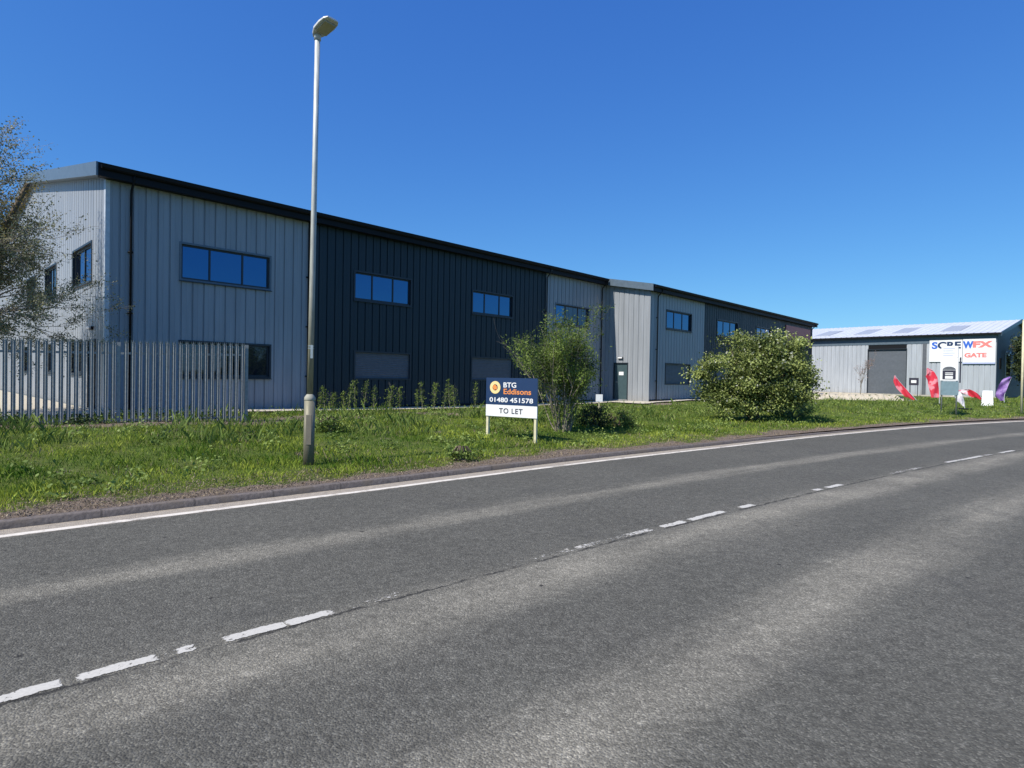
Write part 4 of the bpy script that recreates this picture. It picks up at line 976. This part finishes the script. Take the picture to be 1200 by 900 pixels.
# ------------------------------------------------------------------ small things by the trade unit
def ground_at(px, py, z):
    r = cam_ray((px-600)/699.56, 1, -(py-450)/699.56); t = (z-EYE)/r.z; return r.x*t, r.y*t
def at_depth(px, py, depth):
    r = cam_ray((px-600)/699.56, 1, -(py-450)/699.56); return r*(depth/r.y) + Vector((0, 0, EYE))
def flag(px, py, depth, h, path, mat, label, wds_):
    """feather flag: path in (x along picture, z) relative to the base, banner between pole and offset edge"""
    b0 = at_depth(px, py, depth); x, y = b0.x, b0.y; z = gz(x, y)
    T = empty('feather_flag', (x, y, z), label, 'flag', 'feather flags beside the trade unit')
    ex = Vector((0.87, -0.49, 0)); pts = [Vector((x, y, z)) + ex*a + Vector((0, 0, b_)) for a, b_ in path]
    # refine path
    P = []
    for i in range(len(pts)-1):
        for k in range(6): P.append(pts[i].lerp(pts[i+1], k/6))
    P.append(pts[-1])
    for _ in range(3): P = [P[0]] + [(P[i-1]+P[i]*2+P[i+1])/4 for i in range(1, len(P)-1)] + [P[-1]]
    m = MB(); m.tube(P, [0.022*(1-0.7*i/len(P)) for i in range(len(P))], 6); m.build('pole', M['trim_light'], T, True)
    m = MB(); m.obox((x, y, z+0.03), (0.25, 0, 0), (0, 0.25, 0), (0, 0, 0.03)); bevel(m.build('base', M['black_trim'], T), 0.01)
    m = MB(); n = len(P); st = int(n*0.15); rows = []
    for i in range(st, n):
        u = (i-st)/(n-1-st); wd = 0.74*np.interp(u, [0, .25, .6, .85, 1], wds_); d = (P[min(i+1, n-1)]-P[max(i-1, 0)]).normalized(); sd_ = d.cross(Vector((0.49, 0.87, 0))).normalized()
        rows.append([P[i] + sd_*wd*k/6 + Vector((0.49, 0.87, 0))*0.07*math.sin(u*9+k*0.9) for k in range(7)])
    th = Vector((0.49, 0.87, 0))*0.006
    V = [p for r in rows for p in r]; nv = len(V); V += [p+th for p in V]; fs = []
    for i in range(len(rows)-1):
        for k in range(6):
            a = i*7+k; fs += [(a, a+1, a+8, a+7), (nv+a+7, nv+a+8, nv+a+1, nv+a)]
    m.add(V, fs); m.build('banner', mat, T, True)
def flag_mat(name, c1, c2, sc=1.6):
    m, nt, b = new_mat(name); n = noise_n(nt, objco(nt), sc, 3, 0.5)
    nt.links.new(mixc(nt, ramp(nt, n, [(0.47, 0.0), (0.53, 1.0)]), c1, c2), b.inputs['Base Color']); b.inputs['Roughness'].default_value = 0.6; return m
fr1 = flag_mat('flag_red', (0.62, 0.03, 0.06), (0.75, 0.25, 0.30)); fr2 = flag_mat('flag_red_white', (0.55, 0.02, 0.04), (0.72, 0.55, 0.60)); fpu = flag_mat('flag_purple', (0.17, 0.08, 0.30), (0.28, 0.17, 0.42), 2.5)
flag(1076, 466, 40, 2, [(0, 0.0), (-0.45, 0.55), (-0.95, 1.15), (-1.35, 1.75)], fr1, 'red feather flag leaning left in front of the roller door', [0.2, 0.5, 0.55, 0.4, 0.05])
flag(1101, 468, 36, 3, [(0, 0), (-0.02, 0.9), (-0.1, 1.6), (-0.35, 2.1), (-0.65, 2.25)], fr1, 'tall red feather flag behind the post mounted information sign', [0.55, 0.7, 0.7, 0.55, 0.1])
flag(1153, 468, 43, 2, [(0, 0.0), (-0.3, 0.55), (-0.9, 0.9), (-1.6, 0.75)], fr2, 'red and white feather flag bent low under the sign boards', [0.2, 0.55, 0.6, 0.5, 0.1])
flag(1131, 466, 33, 2, [(0, 0.0), (-0.05, 0.5), (-0.2, 0.95), (-0.5, 1.15)], flag_mat('flag_white', (0.75, 0.75, 0.78), (0.6, 0.55, 0.62)), 'small white feather flag just right of the information sign', [0.1, 0.4, 0.5, 0.5, 0.2])
flag(1177, 468, 40, 2, [(0, 0.0), (-0.02, 0.5), (0.15, 1.1), (0.35, 1.75)], fpu, 'purple feather flag by the dark gable end', [0.3, 0.62, 0.66, 0.55, 0.15])
# information sign on two posts
ix, iy = at_depth(1104, 470, 29.2).x, 29.2; jx, jy = at_depth(1122.5, 470, 28.7).x, 28.7
iv = Vector((jx-ix, jy-iy, 0)); il = iv.length; iv.normalize(); inn = (iv.y, -iv.x); fi = Frame((ix, iy), (iv.x, iv.y), inn)
IS = empty('information_sign', ((ix+jx)/2, (iy+jy)/2, gz(ix, iy)), 'white information sign on two grey posts at the verge before the trade unit', 'sign')
iz2 = hit_front(1112, 405.5, fi)[1]; ia0, iz1 = hit_front(1102.5, 419.5, fi); ia1, _ = hit_front(1123.5, 420, fi); iz0 = hit_front(1112, 446, fi)[1]; iy0 = hit_front(1112, 463, fi)[1]
for a in (ia0+0.06, ia1-0.06):
    m = MB(); m.tube([fi.p(a, -0.05, gz(ix, iy)-0.2), fi.p(a, -0.05, iz2-0.05)], 0.035, 10); m.build('post', M['galv'], IS, True)
m = MB(); fi.box(m, ia0, ia1, -0.02, 0.02, iz0, iz1); ib = m.build('board', M['white'], IS)
m = MB(); fi.box(m, ia0+0.02, ia1-0.02, -0.02, 0.018, iz1+0.01, iz2); iu = m.build('upper_board', M['white'], IS)
m = MB()
for k in range(4): fi.box(m, ia0+0.1, ia1-0.16-0.07*(k % 2), 0.019, 0.022, iz2-0.14-0.11*k, iz2-0.11-0.11*k)
m.build('printed_lines', M['pale_blue'], iu)
m = MB(); ww = ia1-ia0; fi.box(m, ia0+ww*0.13, ia1-ww*0.13, 0.021, 0.026, iz0+0.06, iz0+0.50); ip = m.build('dark_panel', M['ink'], ib)
m = MB(); fi.box(m, ia0+ww*0.28, ia1-ww*0.28, 0.027, 0.030, iz0+0.09, iz0+0.22)
fi.box(m, ia0+ww*0.28, ia1-ww*0.28, 0.027, 0.030, iz0+0.27, iz0+0.31); fi.box(m, ia0+ww*0.28, ia1-ww*0.28, 0.027, 0.030, iz0+0.35, iz0+0.39); m.build('printed_lines', M['white'], ip)
m = MB(); P = [(math.cos(t)*ww*0.37, math.sin(t)*0.16) for t in np.linspace(0, math.pi, 12)]
m.add([fi.p((ia0+ia1)/2+x_, 0.0265, iz0+0.52+y_) for x_, y_ in P], [tuple(range(12))]); m.build('arch_emblem', M['shutter'], ib)
m = MB(); fi.box(m, ia0+0.05, ia1+0.02, -0.02, 0.015, iy0, iz0-0.04); m.build('lower_board', simple('board_bluegrey', (0.18, 0.26, 0.30), 0.4), IS)
m = MB(); fi.box(m, ia1+0.05, ia1+0.10, -0.03, 0.02, iz0-0.1, iz1+0.02); m.build('edge_strip', M['ink'], IS)
# small dark notice cabinet on legs beside the roller door
k0 = at_depth(1070.5, 462, 53); kf = Frame((k0.x, k0.y), (-FD[0], -FD[1]), (-GD[0], -GD[1])); kz = 0.42
NB = empty('notice_stand', (k0.x, k0.y, kz), 'dark notice stand with a white panel, between the roller door and the red flags', 'stand')
m = MB(); kf.box(m, -0.36, 0.36, -0.03, 0.03, kz+1.05, kz+1.7); nbp = m.build('panel', M['ink'], NB)
m = MB(); kf.box(m, -0.2, 0.2, 0.031, 0.036, kz+1.25, kz+1.5); m.build('white_notice', M['white'], nbp)
m = MB(); kf.box(m, -0.32, -0.26, -0.03, 0.03, kz-0.1, kz+1.049); kf.box(m, 0.26, 0.32, -0.03, 0.03, kz-0.1, kz+1.049); m.build('legs', M['shutter'], NB)
# white pavement board
k1 = at_depth(1157, 470, 37); kf = Frame((k1.x, k1.y), (0.8, -0.6), (-0.6, -0.8)); kz = gz(k1.x, k1.y)
AB = empty('pavement_board', (k1.x, k1.y, kz), 'white folding pavement board in the grass under the sign boards', 'sign')
for sgn in (-1, 1):
    m = MB(); P = [kf.p(x_, sgn*(0.26-0.22*z_)+e_, kz+z_*0.95) for x_, z_ in ((-0.3, 0), (0.3, 0), (0.24, 1), (-0.24, 1)) for e_ in (0, 0.02)]
    m.add(P, [(0, 2, 4, 6), (7, 5, 3, 1), (0, 1, 3, 2), (2, 3, 5, 4), (4, 5, 7, 6), (6, 7, 1, 0)]); m.build('panel', M['white'], AB)
# cream post at the right edge
m = MB(); pp = at_depth(1197, 478, 30.5); zt_ = at_depth(1197, 376, 30.5).z; pzz = gz(pp.x, pp.y)
PO = empty('marker_post', (pp.x, pp.y, pzz), 'tall cream post at the right edge of the view', 'post')
m.tube([(pp.x, pp.y, pzz-0.2), (pp.x, pp.y, zt_)], 0.055, 12); m.build('shaft', M['post_cream'], PO, True)
m = MB(); m.tube([(pp.x, pp.y, zt_), (pp.x, pp.y, zt_+0.03), (pp.x, pp.y, zt_+0.06)], [0.06, 0.06, 0.03], 12); m.build('cap', M['post_cream'], PO, True)
# small white notice on a stake
pp = at_depth(702, 470, 24.5); pzz = gz(pp.x, pp.y)
WN = empty('staked_notice', (pp.x, pp.y, pzz), 'small white notice on a stake near the dark green door', 'sign')
m = MB(); m.box(pp.x-0.02, pp.x+0.02, pp.y-0.02, pp.y+0.02, pzz-0.2, pzz+0.75); m.build('stake', M['post_cream'], WN)
m = MB(); m.box(pp.x-0.14, pp.x+0.14, pp.y-0.045, pp.y-0.022, pzz+0.48, pzz+0.78); m.build('board', M['white'], WN)
# low pale rubble bank at the edge of the trade yard
bm = MB(); q0 = at_depth(950, 470, 42); q1 = at_depth(1066, 471, 41); nb = 70
for i in range(nb+1):
    u = i/nb; p = q0.lerp(q1, u); zb_ = gz(p.x, p.y)
    hh = 0.34+0.08*math.sin(i*1.3)+random.uniform(-0.05, 0.05); hh *= min(1, (1-u)*8, u*20+0.3)
    for k, (dy, hz_) in enumerate(((-0.75, -0.05), (-0.45, 0.55), (-0.15, 0.95), (0.2, 1.0), (0.6, 0.6), (1.0, -0.05))):
        bm.v.append((p.x+random.uniform(-.05, .05), p.y+dy+random.uniform(-.06, .06), zb_+hh*hz_+random.uniform(-.03, .03)))
for i in range(nb):
    for k in range(5): bm.f.append((i*6+k, (i+1)*6+k, (i+1)*6+k+1, i*6+k+1))
bm.build('gravel_bank', m_grav)['kind'] = 'structure'
# bare little tree in front of the trade unit
def thin_tree(px, depth, h, label, seed):
    b0 = at_depth(px, 465, depth); x, y = b0.x, b0.y; z = gz(x, y); random.seed(seed)
    T = empty('thin_tree', (x, y, z), label, 'tree'); m = MB(); tips = []
    branch(m, tips, (x, y, z-0.05), (0, 0, 1), h*0.62, 0.035, 0, 3, 0.5, 0.06, 0.05, (3, 5), 0.5, 0.006)
    m.build('trunk', M['bark_pale'], T, True); C = np.array(tips); C = C[C[:, 2] > z+h*0.3]; C = C[rng.integers(0, len(C), 500)] + rng.normal(size=(500, 3))*0.1
    leaves('crown', C, 0.07, leaf_mat('leaf_reddish', (0.25, 0.14, 0.12), (0.45, 0.34, 0.30), 0.2), T)
thin_tree(1008, 44, 3.0, 'thin bare young tree in front of the pale wall left of the roller door', 77)
# stone lump at the broken end of the kerb
o_ = cpos(np.array([-0.55]), np.array([W(-0.55)+KERB+0.08])); sx, sy = float(o_[0][0]), float(o_[1][0])
m = MB()
import bmesh
bm = bmesh.new(); bmesh.ops.create_icosphere(bm, subdivisions=3, radius=0.085)
for v in bm.verts:
    n_ = mnoise.noise(v.co*14); v.co *= 1+0.35*n_; v.co.z *= 0.8
m.add([(v.co.x+sx, v.co.y+sy, v.co.z+0.09) for v in bm.verts], [tuple(v.index for v in f.verts) for f in bm.faces]); bm.free()
o = m.build('stone', simple('stone_dark', (0.09, 0.085, 0.075), 0.95, var=0.4, scale=20, bmp=0.5), None, loc=(sx, sy, 0.05)); tag(o, 'dark broken stone at the end of the kerb on the left', 'stone')

# ------------------------------------------------------------------ grass and weeds (stuff)
def in_building(x, y, m0=0.0):
    s = (x-FC[0])*UX + (y-FC[1])*UY; d = (x-FC[0])*NX + (y-FC[1])*NY
    a = (s > -26)*(d < 1.6+m0)*(s < 25.2); b_ = (s >= 22.5)*(d < 4.8+m0)*(s < 54.3)
    c = (s >= 53.6)*(d < 4.5+0.18*(s-53.6)); return (a+b_+c) > 0
def scatter(n, tmin, tmax, rmin, rmax, pw=2.0):
    t = rng.uniform(tmin, tmax, n); r = rng.uniform(0, 1, n)**1.15*(rmax-rmin)+rmin
    x, y = cpos(t, W(t)+KERB+0.12+r); dist = np.hypot(x, y)
    keep = (rng.random(n) < np.clip((8.0/np.maximum(dist, 4))**pw, 0.02, 1))*(y > 3)*(np.abs(x)/np.maximum(y, 0.1) < 0.95)*(~in_building(x, y))
    t, r, x, y = t[keep], r[keep], x[keep], y[keep]; return t, r, x, y
def blades(name, n, rmin, rmax, hmean, wd, mat, pw=1.6, tone_fn=None, hvar=0.45, mask=None, seedn=1):
    t, r, x, y = scatter(n, -5, 75, rmin, rmax, pw)
    if mask is not None: k = mask(t, r, x, y); t, r, x, y = t[k], r[k], x[k], y[k]
    z = ground_h(x, y, r+0.1); n = len(x); dist = np.hypot(x, y)
    tuf = 0.5+0.5*nz(x, y, 2.3, seedn); h = hmean*(1+hvar*rng.normal(size=n))*(0.3+1.15*tuf*(0.7+0.5*nz(x, y, 0.6, 21))); h = np.clip(h, 0.015, 0.6)
    h *= np.clip(0.35+r*0.8, 0.35, 1)
    a = rng.uniform(0, 2*np.pi, n); ww_ = wd*(0.6+dist/14)*rng.uniform(0.7, 1.3, n); bx, by = np.cos(a)*ww_, np.sin(a)*ww_
    la = rng.uniform(0, 2*np.pi, n); ln = h*rng.uniform(0.1, 0.8, n); lx, ly = np.cos(la)*ln, np.sin(la)*ln
    V = np.stack([np.c_[x-bx, y-by, z-0.01], np.c_[x+bx, y+by, z-0.01], np.c_[x+bx*0.7+lx*0.35, y+by*0.7+ly*0.35, z+h*0.6], np.c_[x+lx, y+ly, z+h]], 1).reshape(-1, 3)
    tone = np.clip(0.38+0.34*nz(x, y, 0.9, seedn+4)+0.2*nz(x, y, 4, 3)+0.22*np.exp(-(r/1.3)**2)-0.14*np.exp(-((r-3.2)/1.2)**2)+rng.normal(0, 0.17, n), 0, 1)
    return np_mesh(name, V, np.arange(4*n).reshape(-1, 4), mat, None, tone)
def soilmask(t, r, x, y): return soil_attr(t, W(t)+KERB+r, x, y) + rng.normal(0, 0.16, len(t)) < 0.55
o = blades('grass', 1300000, 0.2, 15, 0.075, 0.0034, LEAF['grass'], mask=soilmask); tag(o, 'short green grass covering the roadside verge', 'grass', kind='stuff')
o = blades('coarse_grass', 150000, 4.0, 15, 0.22, 0.0036, LEAF['weed'], pw=1.2, mask=lambda t, r, x, y: nz(x, y, 0.7, 9)+0.35*(r > 5) > 0.1, seedn=6); tag(o, 'taller rough grass and weeds towards the buildings', 'weeds', kind='stuff')
o = blades('dry_grass', 170000, 0.1, 14, 0.075, 0.003, LEAF['dry'], pw=1.4, mask=lambda t, r, x, y: (nz(x, y, 0.9, 12) > 0.1) + (r < 1.3)*(rng.random(len(t)) < 0.4) + (r > 5.5)*(rng.random(len(t)) < 0.45) > 0, seedn=8); tag(o, 'dry straw and dead stalks among the grass', 'dry grass', kind='stuff')
def litter():
    t, r, x, y = scatter(60000, -5, 40, 0.0, 1.0, 1.4); z = ground_h(x, y, r+0.1)+0.01+rng.random(len(x))*0.03
    o = leaves('leaf_litter', np.c_[x, y, z], 0.026, LEAF['dry'], up=1.5, tone=rng.random(len(x))**2.2*0.8); tag(o, 'brown dead leaves and soil crumbs behind the kerb', 'leaf litter', kind='stuff')
litter()
def fence_foot_shade():  # dark leaves added to stand in for the shade along the fence foot
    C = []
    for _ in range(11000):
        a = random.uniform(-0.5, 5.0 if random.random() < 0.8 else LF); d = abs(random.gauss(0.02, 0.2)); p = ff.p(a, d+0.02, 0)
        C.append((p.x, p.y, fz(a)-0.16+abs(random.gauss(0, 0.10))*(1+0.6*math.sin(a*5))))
    o = leaves('shade_leaves', np.array(C), 0.05, LEAF['dark'], up=0.8, aspect=0.8); tag(o, 'dark low leaves standing in for the shade along the foot of the palisade fence', 'ivy', kind='stuff')
fence_foot_shade()
def weeds():
    C = []; tn = []
    for _ in range(520):
        t = random.uniform(-3, 45); r = random.uniform(2.2, 12.5)**1.0
        if random.random() < 0.25: r = random.uniform(0.8, 3)
        x, y = cpos(np.array([t]), np.array([W(t)+KERB+r])); x, y = float(x[0]), float(y[0])
        if in_building(np.array([x]), np.array([y]), 0.2)[0] or y < 5: continue
        z = gz(x, y); k = random.randint(25, 80); sz = random.uniform(0.07, 0.2); tt = random.uniform(0.1, 1)
        for _ in range(k):
            C.append((x+random.gauss(0, sz), y+random.gauss(0, sz), z+abs(random.gauss(0, sz*0.7))+0.02)); tn.append(min(1, max(0, tt+random.gauss(0, 0.15))))
    o = leaves('broadleaf_weeds', np.array(C), 0.06, LEAF['weed'], up=1.0, aspect=0.7, tone=np.array(tn)); tag(o, 'broad leaved weeds and nettles scattered through the verge', 'weeds', kind='stuff')
weeds()
def near_grass():
    n = 90000; t = rng.uniform(-4, 26, n); q = -4.75 - rng.uniform(0, 1, n)**1.5*9; x, y = cpos(t, q); z = 0.02+0.08*sm((-q-4.6)/1.5)
    h = 0.07*(0.5+rng.random(n)); a = rng.uniform(0, 6.28, n); b1 = rng.uniform(0, 6.28, n); wx, wy = np.cos(a)*0.004, np.sin(a)*0.004; lx, ly = np.cos(b1)*h*0.5, np.sin(b1)*h*0.5
    V = np.stack([np.c_[x-wx, y-wy, z-0.01], np.c_[x+wx, y+wy, z-0.01], np.c_[x+wx*0.7+lx*0.35, y+wy*0.7+ly*0.35, z+h*0.6], np.c_[x+lx, y+ly, z+h]], 1).reshape(-1, 3)
    o = np_mesh('near_grass', V, np.arange(4*n).reshape(-1, 4), LEAF['grass'], None, np.clip(0.4+0.3*nz(x, y, 1.1, 2)+rng.normal(0, 0.17, n), 0, 1))
    tag(o, 'mown green grass on the near side of the road', 'grass', kind='stuff')
near_grass()
